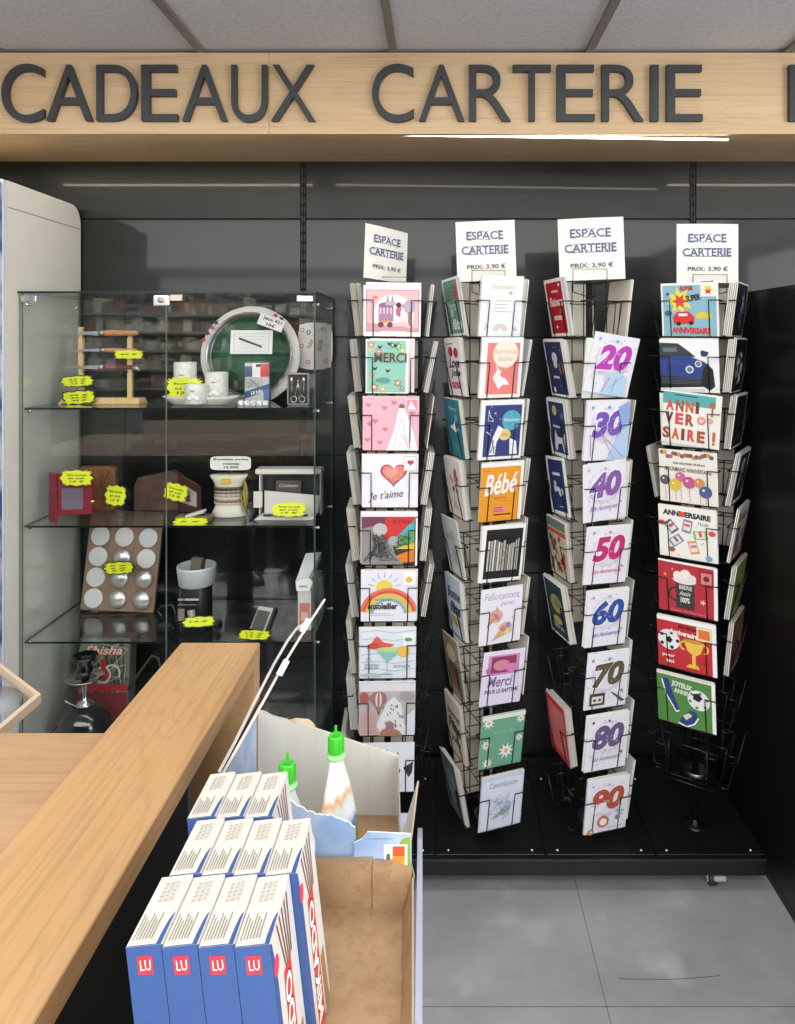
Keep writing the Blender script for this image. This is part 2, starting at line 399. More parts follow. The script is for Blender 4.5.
def surroundings():
    # tall white cooler at the left
    o = E('tall_white_cooler', (-1.6, 1.9, 0), 'tall white cooler with rounded top corner at the left edge of the photo', 'cooler')
    xr = -1.2135; Df = 2.02; Db = 2.432; top = 1.948
    # rounded side profile in (D,z)
    def prof(y0, y1, r):
        pts = [(y0, 0.02), (y1, .02)] + [(y1 - r + r * math.cos(a), top - r + r * math.sin(a)) for a in [PI / 2 * k / 8 for k in range(9)]] + [(y0, top)]
        return pts
    side = noise_mat('white_enamel', (240, 238, 226), (246, 244, 234), (3, 3, 3), 4, .4)
    pts = prof(Df, Db, .06); n = len(pts); mb = MB()
    vs = [(xr, y, z) for y, z in pts] + [(xr - .7, y, z) for y, z in pts]
    mb.add(vs, [tuple(range(n)), tuple(reversed(range(n, 2 * n)))], side)
    mb.add(vs, [(i, i + n, (i + 1) % n + n, (i + 1) % n) for i in range(n)], side)
    W(mb, 'cabinet_shell', o)
    mb = MB(); mb.box(xr - .001, xr + .0015, Df + .002, Db - .002, 1.872, 1.8745, M((160, 160, 152), .5)); W(mb, 'side_trim', o)
    mb = MB(); mb.bbox(xr - .7, xr + .001, 1.995, Df - .002, .05, top, M((236, 238, 240), .3), .004); W(mb, 'door_frame', o)
    # blue/white printed door edge seen at grazing angle
    mb = MB(); mb.bbox(xr - .7, xr + .003, 1.90, 1.994, .05, top - .01, noise_mat('blue_graphic', (70, 104, 176), (222, 230, 244), (3, 3, 9), 2, .3, .42, .58), .004); W(mb, 'door_panel', o)

    # black shelving unit end at the right
    o = E('black_shelving_unit', (1.3, 1.9, 0), 'tall black shelving unit whose end panel closes the right edge', 'shelving unit')
    bl = noise_mat('black_panel', (12, 12, 13), (18, 18, 19), (3, 3, 3), 5, .38, .3, .7)
    xl = .914
    mb = MB(); mb.box(xl, xl + .018, .9, 2.435, .02, 1.643, bl); W(mb, 'end_panel', o)
    mb = MB(); mb.box(xl + .0185, 1.5, .9, 2.435, 1.625, 1.643, bl); W(mb, 'top_panel', o)
    mb = MB(); mb.box(xl + .0185, 1.5, 2.11, 2.13, .02, 1.6245, bl); W(mb, 'back_panel', o)
    mb = MB()
    for z in (.3, .75, 1.2): mb.box(xl + .0185, 1.5, .9, 2.109, z, z + .018, bl)
    W(mb, 'shelf', o)
    mb = MB(); mb.box(xl - .0015, xl + .02, .9, 2.434, 0, .0195, M((52, 42, 34), .6)); W(mb, 'edge_band', o)

    # gondola of goods behind the photographer (seen as a reflection in the showcase)
    o = E('merchandise_gondola', (-2.7, -2.6, 0), 'long gondola of goods across the shop, reflected in the glass showcase', 'shelving unit')
    mb = MB(); gm = M((60, 60, 62), .5)
    mb.box(-4.5, -.6, -3.1, -3.05, 0, 2.0, gm); mb.box(-4.5, -.6, -3.05, -2.8, 0, 1.0, M((40, 38, 38), .5))
    for z in (1.02, 1.2, 1.38, 1.56, 1.74): mb.box(-4.5, -.6, -3.05, -2.7, z, z + .025, M((150, 148, 144), .5))
    W(mb, 'gondola_frame', o)
    mb = MB(); R = random.Random(4); pal = [(150, 100, 90), (90, 100, 120), (230, 220, 200), (90, 70, 56), (190, 170, 130), (100, 116, 100), (240, 240, 240), (50, 48, 48), (160, 130, 120), (130, 130, 130), (210, 205, 195)]
    for z in (1.045, 1.225, 1.405, 1.585, 1.765):
        x = -4.45
        while x < -.7:
            w = R.uniform(.03, .11); h = R.uniform(.06, .14); mb.box(x, x + w * .94, -2.98, -2.74, z, z + h, M(R.choice(pal), .5)); x += w
    g = W(mb, 'shelf_goods', o); g['kind'] = 'stuff'

# ================================================================== RACK ROW
BASE_T = .1
POLE_D = 2.08
def platform():
    o = E('wheeled_platform', (.2, 2.2, 0), 'low black wheeled platform carrying the four card racks', 'platform')
    bk = noise_mat('black_deck', (15, 15, 16), (24, 24, 25), (7, 7, 7), 6, .36, .3, .7, roughvar=.06)
    x0, x1, y0, y1 = -.335, .884, 1.946, 2.43
    mb = MB(); mb.bbox(x0, x1, y0, y1, .05, .094, bk, .003); W(mb, 'platform_frame', o)
    mb = MB()
    mb.box(x0, x1, y0 - .001, y0 + .002, .0935, .0965, M((70, 70, 72), .3, .6)); W(mb, 'front_lip', o); FK = M((196, 196, 194), .3, .3)
    for i in range(4):
        c = -.162 + .3 * i
        mb = MB(); mb.bbox(c - .1475, c + .1475, 1.962, 2.41, .0942, .0985, bk, .0012)
        pl = W(mb, 'deck_plate', o)
        for bx in (-.115, .115):
            for by in (1.978, 2.3):
                m2 = MB(); m2.lathe([(.0055, 0), (.0055, .002), (.003, .004), (0, .0042)], CHROME, 10, (c + bx, by, .0985)); W(m2, 'bolt', pl)
    for cx, cy in ((.748, 1.985), (.748, 2.38), (-.28, 2.0), (-.28, 2.38)):
        m = MB(); m.box(cx - .02, cx + .02, cy - .02, cy + .02, .046, .0498, CHROME)
        m.box(cx - .017, cx - .014, cy - .016, cy + .016, .018, .046, FK); m.box(cx + .014, cx + .017, cy - .016, cy + .016, .018, .046, FK)
        m.bbox(cx - .004, cx + .03, cy - .034, cy - .021, .03, .044, FK, .003)
        cas = W(m, 'caster', o)
        m = MB(); T = Matrix.Translation((cx, cy, .02)) @ Matrix.Rotation(PI / 2, 4, 'Y'); m.lathe([(0, -.011), (.017, -.011), (.02, -.008), (.02, .008), (.017, .011), (0, .011)], M((40, 40, 42), .5), 20, T=T)
        W(m, 'wheel', cas)

# ---- card artwork library
def fold_card(w, h, art, edge=CREAM, body=WHITE):
    mb = MB()
    pf = [(-w / 2, 0), (w / 2, 0), (w / 2, .0011), (-w / 2 + .003, .0016), (w / 2, .0030), (w / 2, .0040), (-w / 2, .0028)]
    n = len(pf); vs = [(x, y, 0) for x, y in pf] + [(x, y, h) for x, y in pf]
    # end caps split in two quads-like polys (front leaf, back leaf)
    mb.add(vs, [(3, 2, 1, 0), (6, 5, 4, 3), (3, 0, 6)][0:2] + [(6, 3, 0)], edge)
    mb.add(vs, [(7, 8, 9, 10), (10, 11, 12, 13), (7, 10, 13)], edge)
    mb.add(vs, [(0, 1, 8, 7)], body)
    mb.add(vs, [(i, i + 1, i + 8, i + 7) for i in range(1, 6)] + [(6, 0, 7, 13)], edge)
    if art: art.put(mb)
    return mb.mesh('greeting_card')

WARMEDGES = [M((232, 228, 214), .7), M((222, 216, 200), .7), M((238, 237, 232), .7), M((205, 203, 196), .7)]
PLAIN = {}
def plain_card(w, h, k):
    key = (w, h, k)
    if key not in PLAIN:
        cols = [(244, 244, 240), (236, 232, 220), (214, 222, 234), (238, 222, 224), (228, 238, 226)]
        a = Art(w, h); a.rect(0, 0, 1, 1, cols[k % 5]); a.rect(.12, .2, .88, .8, [(225, 205, 200), (206, 216, 226), (196, 180, 160), (220, 190, 200), (180, 200, 180)][k % 5])
        PLAIN[key] = fold_card(w, h, a, WARMEDGES[k % 4])
    return PLAIN[key]

Wh = (246, 246, 246); Bk = (28, 28, 30)
A = {}
def art(name, w=.152, h=.15):
    def deco(fn): A[name] = (fn, w, h); return fn
    return deco

@art('carriage', .156, .138)
def _(a):
    a.rect(.04, .09, .97, .93, (206, 120, 140)); a.rect(.055, .105, .955, .915, (240, 190, 194)); a.ell(.52, .42, .36, .42, (248, 236, 236), 24)
    a.poly([(.05, .105), (.955, .105), (.955, .17), (.5, .2), (.05, .28)], (214, 160, 170))
    a.rect(.26, .3, .52, .62, (176, 130, 160)); a.ell(.39, .62, .13, .06, (150, 110, 140))
    for k in range(4): a.rect(.28 + .06 * k, .45, .31 + .06 * k, .58, (226, 200, 220))
    for x in (.42, .5): a.poly([(x - .025, .66), (x + .025, .66), (x, .84)], (150, 130, 150))
    a.rect(.38, .62, .56, .7, (200, 180, 190)); a.ell(.62, .5, .06, .1, (196, 110, 130)); a.circ(.61, .63, .045, (60, 44, 52)); a.ell(.7, .45, .06, .14, (235, 225, 228)); a.circ(.7, .61, .035, (190, 150, 120)); a.ell(.8, .6, .1, .14, (190, 176, 196)); a.rect(.78, .22, .82, .5, (150, 120, 110))
    a.circ(.3, .24, .05, (120, 60, 70)); a.circ(.46, .24, .05, (120, 60, 70)); a.ell(.36, .3, .05, .03, (232, 150, 90)); a.ell(.66, .25, .14, .05, (240, 200, 200)); a.ell(.2, .78, .04, .03, (236, 130, 100))
@art('merci', .117, .15)
def _(a):
    a.rect(.03, .02, .93, .98, (150, 206, 188)); G = (92, 84, 56)
    for x, y, r, c in ((.12, .9, .09, (224, 110, 90)), (.1, .8, .06, (240, 170, 120)), (.3, .78, .07, (226, 70, 110)), (.75, .88, .1, (120, 180, 110)), (.85, .8, .08, (190, 216, 120)), (.15, .35, .06, (240, 120, 50)), (.2, .12, .1, (220, 120, 100)), (.4, .08, .08, (236, 190, 120)), (.75, .2, .09, (214, 120, 90)), (.85, .1, .06, (90, 150, 90)), (.62, .9, .06, (80, 130, 140))):
        a.star(x, y, r * 1.3, r * .5, 6, c, .4)
        a.circ(x, y, r * .4, (250, 230, 190), 8)
    for x, y in ((.33, .87), (.55, .93), (.22, .47), (.52, .43), (.7, .9)):
        a.poly([(x - .06, y + .03), (x, y), (x + .06, y + .04), (x + .02, y - .03), (x - .03, y - .03)], (40, 60, 66))
    a.ell(.4, .25, .17, .05, (100, 160, 150)); a.text('MERCI', .2, .58, .95, .76, G, .02)
@art('wedding')
def _(a):
    a.rect(0, .0, 1, 1, (238, 184, 200))
    for x, y in ((.1, .85), (.22, .55), (.08, .2), (.38, .8), (.4, .4), (.12, .5), (.88, .7), (.3, .15), (.55, .9)): a.heart(x, y, .05, (214, 140, 130))
    a.poly([(.62, .72), (.7, .7), (.78, .72), (.92, .3), (.98, .0), (.42, .0), (.55, .35)], Wh); a.line([(.7, .65), (.55, .05)], .012, (214, 200, 210)); a.line([(.7, .65), (.8, .05)], .012, (214, 200, 210)); a.scrib(.6, .05, .9, .35, 10, (224, 210, 214), .01)
    a.circ(.69, .83, .05, (140, 110, 96)); a.poly([(.64, .8), (.74, .8), (.8, .6), (.6, .6)], (250, 246, 246)); a.rect(.76, .74, .99, .98, (246, 214, 222)); a.rect(.78, .76, .97, .96, (232, 150, 170)); a.poly([(.85, .94), (.95, .78), (.8, .78)], Wh)
@art('jetaime')
def _(a):
    a.rect(0, 0, 1, 1, (238, 238, 244)); a.heart(.56, .64, .24, (150, 60, 66)); a.heart(.56, .645, .21, (234, 130, 128)); a.heart(.52, .66, .12, (240, 160, 150))
    a.scrib(.42, .5, .7, .76, 14, (226, 190, 150), .008, 5)
    a.rect(.74, .7, .97, .98, (205, 200, 205)); a.rect(.75, .715, .96, .965, (246, 240, 240)); a.heart(.86, .86, .06, (206, 60, 80)); a.text("Je t'aime", .1, .13, .74, .32, (70, 68, 74), 0, .4, .12)
@art('couple')
def _(a):
    a.rect(0, 0, 1, .92, (60, 60, 62)); a.poly([(0, .92), (0, .55), (.6, .4), (1, .9), (1, .92)], (212, 62, 60)); a.poly([(0, .92), (0, .7), (.4, .78), (.45, .92)], (120, 70, 90)); a.poly([(.55, .35), (.95, .85), (.95, .3)], (110, 170, 110)); a.poly([(.6, .5), (.95, .88), (.95, .66)], (90, 180, 190)); a.poly([(.5, .12), (.95, .3), (.95, .05), (.6, .02)], (230, 130, 50)); a.poly([(.6, .3), (.95, .42), (.95, .3)], (236, 200, 70))
    a.poly([(0, .0), (0, .68), (.2, .74), (.34, .55), (.55, .4), (.6, .2), (.75, .0)], (150, 148, 146)); a.ell(.33, .68, .13, .12, (196, 194, 190)); a.ell(.58, .46, .1, .09, (176, 174, 170))
    a.scrib(.02, .05, .5, .6, 34, (60, 60, 62), .012, 2); a.scrib(.2, .05, .7, .4, 18, (90, 90, 92), .012, 9); a.scrib(.6, .35, .9, .6, 12, (40, 80, 60), .012, 4)
    a.text("je t'aime", .55, .8, .93, .9, (150, 30, 40)); a.rect(.965, 0, 1, .92, Wh)
@art('rainbow')
def _(a):
    a.rect(0, 0, 1, 1, (236, 236, 246)); a.circ(.42, .66, .15, (240, 214, 90))
    for k in range(7):
        t = .2 + k * .45; a.line([(.42 + .2 * math.cos(t), .66 + .2 * math.sin(t)), (.42 + .3 * math.cos(t), .66 + .3 * math.sin(t))], .01, (120, 120, 110))
    for i, c in enumerate(((230, 130, 110), (214, 90, 76), (240, 190, 90), (210, 200, 120), (140, 180, 190))): a.arc(.5, .12, .28 + .05 * (4 - i), .28 + .05 * (5 - i), .15, PI - .15, c)
    a.rect(.76, .72, .97, .97, (250, 250, 250)); a.circ(.86, .82, .06, (236, 190, 60)); a.text('ensoleiller', .12, .24, .66, .37, (40, 36, 40), .03); a.text('tu fais que', .25, .4, .55, .46, (110, 100, 110)); a.lines(.15, .1, .6, .18, 2, (180, 176, 186))
@art('cocktail')
def _(a):
    a.rect(0, 0, 1, 1, (232, 236, 244))
    for k in range(6): a.line([(.02, .92 - k * .15), (.3, .95 - k * .15), (.6, .9 - k * .15), (.98, .95 - k * .15)], .012, (150, 190, 220))
    a.poly([(.12, .6), (.3, .85), (.42, .72), (.62, .68), (.5, .6), (.3, .6)], (224, 100, 84)); a.ell(.25, .65, .12, .06, (206, 80, 70)); a.poly([(.28, .58), (.72, .58), (.52, .34), (.47, .34)], (140, 204, 190)); a.ell(.5, .58, .22, .05, (190, 220, 150)); a.circ(.78, .54, .11, (240, 196, 90)); a.line([(.49, .36), (.48, .1)], .012, (150, 190, 190)); a.ell(.48, .09, .12, .02, (140, 190, 190))
    a.rect(.76, .66, .97, .9, Wh); a.ell(.86, .78, .07, .04, (90, 160, 110)); a.text('coucou', .08, .2, .34, .3, (120, 130, 140), 0, .4); a.text('bonnes vacances', .6, .22, .9, .3, (120, 130, 140), 0, .4); a.ell(.2, .08, .2, .04, (180, 200, 200)); a.ell(.15, .38, .05, .06, (190, 210, 225))
@art('balloon', .15, .156)
def _(a):
    a.rect(0, 0, 1, 1, (232, 230, 236)); a.rect(0, 0, 1, .85, (196, 190, 190)); a.poly([(.0, .0), (0, .45), (.2, .55), (.35, .3), (.5, .0)], (214, 180, 176)); a.poly([(.3, .2), (.5, .65), (.62, .75), (.75, .6), (.85, .0), (.4, .0)], (236, 236, 240)); a.poly([(.8, 0), (.86, .4), (1, .5), (1, 0)], (226, 232, 240)); a.ell(.85, .75, .14, .1, (170, 166, 166))
    R = random.Random(3)
    for k in range(22):
        x, y = R.uniform(.42, .78), R.uniform(.15, .62); a.rrect(x, y, .02, .045, .3, (120, 120, 126))
    a.circ(.34, .72, .15, (168, 120, 120)); a.ell(.34, .71, .06, .145, (236, 214, 206)); a.ell(.34, .71, .02, .145, (168, 120, 120)); a.poly([(.27, .58), (.41, .58), (.36, .48), (.32, .48)], (168, 120, 120)); a.rect(.32, .43, .36, .48, (110, 84, 70)); a.ell(.08, .74, .09, .12, (176, 100, 90))
    a.poly([(.35, .0), (.4, .12), (.55, .17), (.72, .1), (.78, .0)], (178, 128, 108)); a.poly([(.48, .14), (.48, .24), (.55, .3), (.62, .24), (.62, .14)], (160, 126, 130)); a.lines(.02, .05, .34, .45, 8, (190, 150, 150), .008)
@art('crown', .15, .15)
def _(a):
    a.rect(0, 0, 1, 1, (240, 242, 250)); a.poly([(.36, .62), (.64, .62), (.72, .82), (.58, .72), (.5, .88), (.42, .72), (.3, .82)], (70, 30, 34)); a.rect(.37, .58, .63, .61, (70, 30, 34)); a.text('Pour un', .05, .62, .32, .7, (40, 40, 50), .02, 0); a.poly([(.8, .5), (.98, .62), (.96, .4), (.9, .3)], (60, 56, 60)); a.text('mariage', .2, .35, .75, .5, (60, 56, 60), .02, .3); a.lines(.2, .1, .8, .28, 3, (170, 170, 180))
@art('whitetext', .125, .168)
def _(a):
    a.rect(0, 0, 1, 1, (244, 244, 246)); a.text('Félicitations', .25, .78, .8, .86, (190, 176, 150), 0, .3); a.star(.7, .72, .07, .03, 5, (200, 186, 150)); a.lines(.35, .38, .8, .62, 4, (140, 140, 148), .01, .5)
    for i, c in enumerate(((230, 190, 180), (236, 216, 180), (190, 206, 214))): a.arc(.5, .08, .08 + .035 * i, .105 + .035 * i, .1, PI - .1, c)
    a.scrib(.1, .1, .25, .25, 6, (190, 180, 190)); a.scrib(.75, .06, .95, .2, 6, (160, 190, 210))
@art('dove', .125, .168)
def _(a):
    a.rect(.14, .06, .92, .92, (240, 140, 134)); a.ell(.58, .74, .3, .24, (250, 240, 226), 24); a.text('Bienvenue', .3, .74, .85, .82, (216, 190, 140), 0, .3); a.text('bébé', .4, .62, .76, .7, (216, 190, 140), 0, .3)
    a.poly([(.3, .34), (.42, .5), (.5, .36), (.62, .32), (.72, .22), (.56, .22), (.46, .14), (.38, .24)], Wh); a.poly([(.42, .42), (.36, .56), (.52, .42)], Wh); a.scrib(.45, .46, .7, .54, 7, (236, 190, 120))
@art('moonhands', .13, .168)
def _(a):
    a.rect(.1, .05, .95, .92, (58, 70, 128)); a.ell(.72, .66, .22, .17, (90, 176, 198), 22); a.text('Félicitations', .55, .64, .9, .7, Wh); a.ell(.58, .42, .14, .1, (238, 208, 130)); a.lines(.5, .4, .68, .44, 2, (160, 130, 70)); a.poly([(.24, .08), (.38, .08), (.4, .28), (.54, .52), (.42, .58), (.3, .36)], Wh); a.poly([(.72, .08), (.9, .08), (.86, .3), (.7, .36)], Wh)
    a.scrib(.25, .1, .38, .4, 9, (80, 84, 120), .01); a.scrib(.16, .6, .3, .86, 7, (230, 230, 240), .012, 8); a.dots(10, .012, [(230, 230, 240)], .15, .5, .5, .9); a.scrib(.12, .4, .28, .5, 4, Wh, .02)
@art('bebe', .128, .168)
def _(a):
    a.rect(0, 0, .93, .93, (240, 160, 46)); a.text('Bébé', .08, .46, .88, .82, Wh, .02, .35, .08); a.text('Bienvenue', .34, .38, .6, .42, (120, 80, 30)); a.lines(.4, .33, .75, .36, 1, (200, 120, 40)); a.rect(.34, .15, .62, .24, (240, 150, 160)); a.lines(.34, .08, .76, .14, 1, (90, 50, 50), .03, 0); a.lines(.34, .15, .6, .25, 3, (200, 80, 90), .02); a.lines(.05, .86, .2, .88, 1, (160, 110, 40), .01)
@art('books', .13, .165)
def _(a):
    a.rect(.1, .06, .95, .93, (34, 34, 34)); a.rect(.14, .72, .9, .8, (26, 26, 26)); R = random.Random(5); x = .16
    while x < .88:
        w = R.uniform(.03, .075); a.rect(x, .2, x + w * .7, .2 + R.uniform(.45, .56), R.choice([(222, 218, 206), (180, 178, 170), (236, 234, 228), (140, 138, 134)])); x += w
    a.scrib(.4, .3, .7, .7, 6, (120, 116, 110))
@art('icecream', .125, .165)
def _(a):
    a.rect(0, 0, 1, 1, (240, 238, 248)); a.text('Félicitations', .08, .8, .92, .92, (170, 160, 190), 0, .3); a.text('maman', .5, .68, .8, .74, (200, 160, 180))
    a.poly([(.14, .3), (.4, .68), (.5, .5)], (206, 164, 110)); a.ell(.38, .5, .16, .12, (236, 170, 160)); a.scrib(.25, .42, .5, .58, 9, (170, 110, 100), .012); a.poly([(.3, .06), (.6, .38), (.8, .2)], (214, 176, 120)); a.ell(.62, .28, .17, .1, (230, 190, 150)); a.ell(.56, .26, .07, .05, (206, 110, 160)); a.ell(.68, .32, .06, .05, (150, 130, 200)); a.ell(.66, .2, .06, .04, (240, 220, 110)); a.dots(18, .012, [(220, 120, 140), (240, 200, 90), (150, 140, 200)])
@art('lilac', .125, .16)
def _(a):
    a.rect(0, 0, 1, 1, (234, 226, 246)); a.rect(.12, .56, .88, .93, (206, 150, 190)); a.rect(.2, .6, .8, .9, (150, 60, 100)); a.ell(.45, .74, .2, .1, (214, 140, 160)); a.ell(.7, .68, .14, .08, (224, 130, 190)); a.text('Merci', .15, .34, .75, .54, (140, 116, 160), .02, .2); a.text('POUR LE BAPTEME', .1, .22, .92, .3, (90, 76, 110), .02); a.ell(.14, .66, .06, .05, (190, 110, 150))
@art('daisies', .13, .16)
def _(a):
    a.rect(0, 0, 1, 1, (112, 170, 140)); a.text('Joyeuse fête', .28, .62, .8, .7, (150, 200, 176), 0, .3)
    for x, y, r in ((.16, .86, .15), (.62, .28, .2), (.9, .86, .12), (.2, .1, .14), (.9, .5, .1), (.14, .45, .13)):
        a.star(x, y, r, r * .45, 9, (238, 240, 236)); a.circ(x, y, r * .25, (226, 190, 100), 8)
    a.rect(0, .92, 1, 1, (236, 238, 230))
@art('line', .128, .165)
def _(a):
    a.rect(0, 0, 1, 1, (206, 220, 236)); a.rect(.04, .03, .96, .93, (226, 232, 246)); a.text('Condoléances', .2, .78, .85, .88, (110, 130, 150), 0, .35); a.scrib(.2, .1, .8, .7, 26, (160, 174, 196), .009, 6); a.scrib(.3, .2, .7, .5, 12, (130, 170, 160), .009, 2); a.ell(.5, .45, .08, .06, (190, 204, 226)); a.ell(.62, .25, .07, .05, (190, 214, 210))
def number(txt, c, c2, extra=None, w=.128, h=.168):
    def fn(a):
        a.rect(0, 0, 1, 1, (242, 241, 248)); a.star(.5, .58, .42, .36, 14, (226, 220, 236) if c2 else (238, 236, 242)); a.circ(.5, .6, .33, (240, 236, 246))
        a.dots(26, .012, [c, c2 or c, (190, 200, 220)], .06, .06, .94, .94, len(txt) + c[0])
        a.star(.12, .9, .05, .02, 6, c2 or c); a.star(.86, .3, .05, .02, 6, c2 or c); a.star(.5, .9, .05, .02, 6, c2 or c)
        a.text(txt, .07, .38, .93, .87, (250, 248, 252), .1, .25, .08); a.text(txt, .11, .41, .89, .84, c, .05, .25, .08)
        R = random.Random(c[0])
        for k in range(10): a.circ(R.uniform(.24, .76), R.uniform(.48, .76), .012, (244, 240, 250), 6)
        if extra: extra(a)
        else: a.text('Bon Anniversaire', .14, .2, .84, .28, c, 0, .4, .04)
    return fn
A['20'] = (number('20', (196, 70, 190), (120, 190, 230), lambda a: (a.poly([(.35, .0), (.45, .35), (.75, .4), (.9, .3), (.88, 0)], (190, 220, 240)), a.line([(.5, .1), (.8, .35)], .012, (150, 150, 220)), a.line([(.4, .05), (.5, .3)], .02, (230, 120, 190)), a.line([(.6, .05), (.65, .3)], .02, (120, 160, 230)))), .14, .168)
A['30'] = (number('30', (130, 90, 190), (110, 150, 230), lambda a: (a.poly([(.5, .0), (.8, .5), (1, .6), (1, 0)], (190, 214, 244)), a.poly([(.7, .9), (.95, 1), (1, .7), (.85, .5)], (150, 180, 236)), a.line([(.3, .5), (.9, .05)], .015, (150, 140, 190)), a.line([(.35, .45), (.7, .02)], .015, (200, 150, 210)), a.line([(.1, .45), (.14, .08)], .02, (170, 160, 200)))), .13, .168)
A['40'] = (number('40', (142, 96, 176), (200, 180, 200)), .13, .168)
A['50'] = (number('50', (206, 50, 120), (170, 150, 150)), .128, .168)
A['60'] = (number('60', (58, 86, 168), (180, 170, 200)), .125, .165)
def ex70(a):
    a.rect(.1, .08, .46, .3, (70, 62, 60)); a.rect(.15, .12, .41, .25, (230, 228, 220)); a.circ(.22, .18, .035, (70, 62, 60), 9); a.circ(.34, .18, .035, (70, 62, 60), 9); a.poly([(.58, .3), (.62, .3), (.95, .12), (.86, .1)], (90, 80, 84))
A['70'] = (number('70', (98, 90, 66), (120, 110, 130), ex70), .128, .165)
A['80'] = (number('80', (110, 92, 134), (90, 70, 110)), .126, .168)
def ex90(a):
    a.star(.42, .22, .16, .11, 14, (200, 84, 66)); a.circ(.42, .22, .09, (250, 240, 220)); a.circ(.14, .06, .07, (206, 130, 70), 12); a.circ(.14, .06, .03, (250, 220, 190), 8); a.star(.76, .26, .07, .05, 10, (130, 130, 150)); a.text('Ans', .7, .36, .9, .42, (80, 140, 190)); a.text('Joyeux Anniversaire', .52, .08, .92, .12, (120, 120, 140))
A['90'] = (number('90', (186, 84, 64), (170, 196, 220), ex90), .128, .165)
@art('comic', .152, .148)
def _(a):
    a.rect(.03, .0, .97, .96, (140, 190, 206)); a.star(.33, .67, .27, .13, 8, (246, 222, 76), .2); a.star(.33, .66, .15, .07, 6, (214, 70, 60)); a.rect(.7, .74, .97, .98, (244, 240, 220)); a.star(.83, .86, .1, .04, 6, (230, 190, 60)); a.rect(.79, .8, .87, .86, (200, 70, 60))
    a.text('SUPER', .44, .66, .7, .78, (36, 36, 44), .05, 0, .15); a.poly([(.2, .36), (.28, .46), (.48, .47), (.58, .36), (.58, .24), (.22, .22)], (220, 56, 50)); a.rect(.3, .38, .46, .43, (236, 240, 240)); a.poly([(.6, .42), (.72, .47), (.88, .42), (.9, .34), (.62, .32)], (226, 200, 80)); a.circ(.3, .24, .04, (40, 40, 40)); a.circ(.52, .25, .04, (40, 40, 40))
    a.text('ANNIVERSAIRE', .18, .05, .86, .17, (214, 60, 60), .05, 0, -.04); a.star(.12, .8, .05, .02, 4, (60, 90, 110)); a.text('SUPER', .34, .86, .58, .94, (190, 50, 50), .04); a.ell(.12, .44, .07, .05, (70, 110, 140))
@art('car', .158, .148)
def _(a):
    B = (48, 70, 140); K = (30, 30, 36)
    a.poly([(0, .93), (.32, .92), (.52, .76), (.62, .66), (0, .68)], (56, 66, 72)); a.rect(.06, .76, .3, .84, (110, 120, 126)); a.poly([(0, .68), (.5, .68), (.76, .58), (.88, .42), (.9, .12), (.0, .12)], B); a.poly([(.0, .3), (.86, .26), (.9, .12), (.0, .06)], K); a.lines(.02, .14, .7, .28, 5, (90, 96, 110), .01, 0)
    a.poly([(.73, .12), (.72, .4), (.8, .56), (.9, .44), (.93, .12), (.84, .04)], (34, 34, 40)); a.circ(.51, .43, .07, (216, 222, 226)); a.circ(.51, .43, .045, (110, 120, 130)); a.circ(.66, .54, .06, (216, 222, 226)); a.circ(.66, .54, .04, (120, 130, 140)); a.poly([(.7, .74), (.72, .8), (.84, .76), (.8, .68), (.72, .68)], (44, 60, 90)); a.lines(.05, .5, .5, .62, 2, (70, 92, 160), .01, 0); a.rect(.0, .0, .75, .06, (200, 200, 200)); a.poly([(0, .0), (.8, 0), (.72, .05), (0, .06)], (232, 232, 230))
@art('anniv', .156, .15)
def _(a):
    a.rect(0, .0, 1, 1, (246, 244, 236)); a.rect(0, .75, .9, .97, (90, 178, 180)); a.lines(.2, .9, .6, .95, 1, (40, 80, 90), .02)
    cols = [(226, 84, 90), (176, 90, 46), (214, 106, 60), (120, 70, 40)]
    for t, x0, y0, wd in (('ANNI', .06, .62, .17), ('VER', .05, .37, .18), ('SAIRE', .02, .08, .165)):
        for i, ch in enumerate(t):
            wc = wd * (.35 if ch == 'I' else .8)
            x = x0 + wd * i - (wd * .35 if 'AI' in t[:i] else 0); a.text(ch, x, y0, x + wc, y0 + .22, cols[(i + len(t)) % 4], .05)
    a.circ(.68, .5, .075, (236, 150, 150)); a.circ(.68, .5, .035, (250, 220, 210)); a.circ(.83, .52, .05, (236, 190, 150)); a.circ(.85, .82, .05, (196, 110, 50)); a.rect(.84, .6, .87, .76, (196, 110, 50)); a.rect(.88, .14, .93, .32, (214, 106, 60)); a.circ(.905, .1, .025, (214, 106, 60), 8)
@art('cakepops', .156, .15)
def _(a):
    a.rect(0, 0, 1, 1, (244, 238, 226)); R = random.Random(2)
    for k in range(18): a.circ(.06 + .05 * k, R.uniform(.87, .95), .04, [(170, 70, 60), (200, 170, 80), (130, 90, 110), (190, 110, 120), (110, 120, 90)][k % 5], 8)
    a.text('Une ribambelle de bisous', .25, .74, .8, .79, (80, 70, 70), .01, .2, .0); a.text('GOURMAND ANNIVERSAIRE', .1, .6, .9, .68, (100, 84, 84), .01, 0, -.02)
    for x, y, r, c in ((.1, .42, .09, (96, 90, 104)), (.37, .5, .09, (204, 110, 150)), (.28, .34, .11, (226, 196, 64)), (.52, .41, .11, (200, 90, 140)), (.7, .42, .09, (206, 150, 90)), (.8, .26, .11, (80, 96, 140))):
        a.line([(x, y - .08), (x + .01, .04)], .01, (190, 160, 170)); a.circ(x, y, r, c); a.circ(x - r * .3, y + r * .3, r * .2, (250, 240, 240), 7)
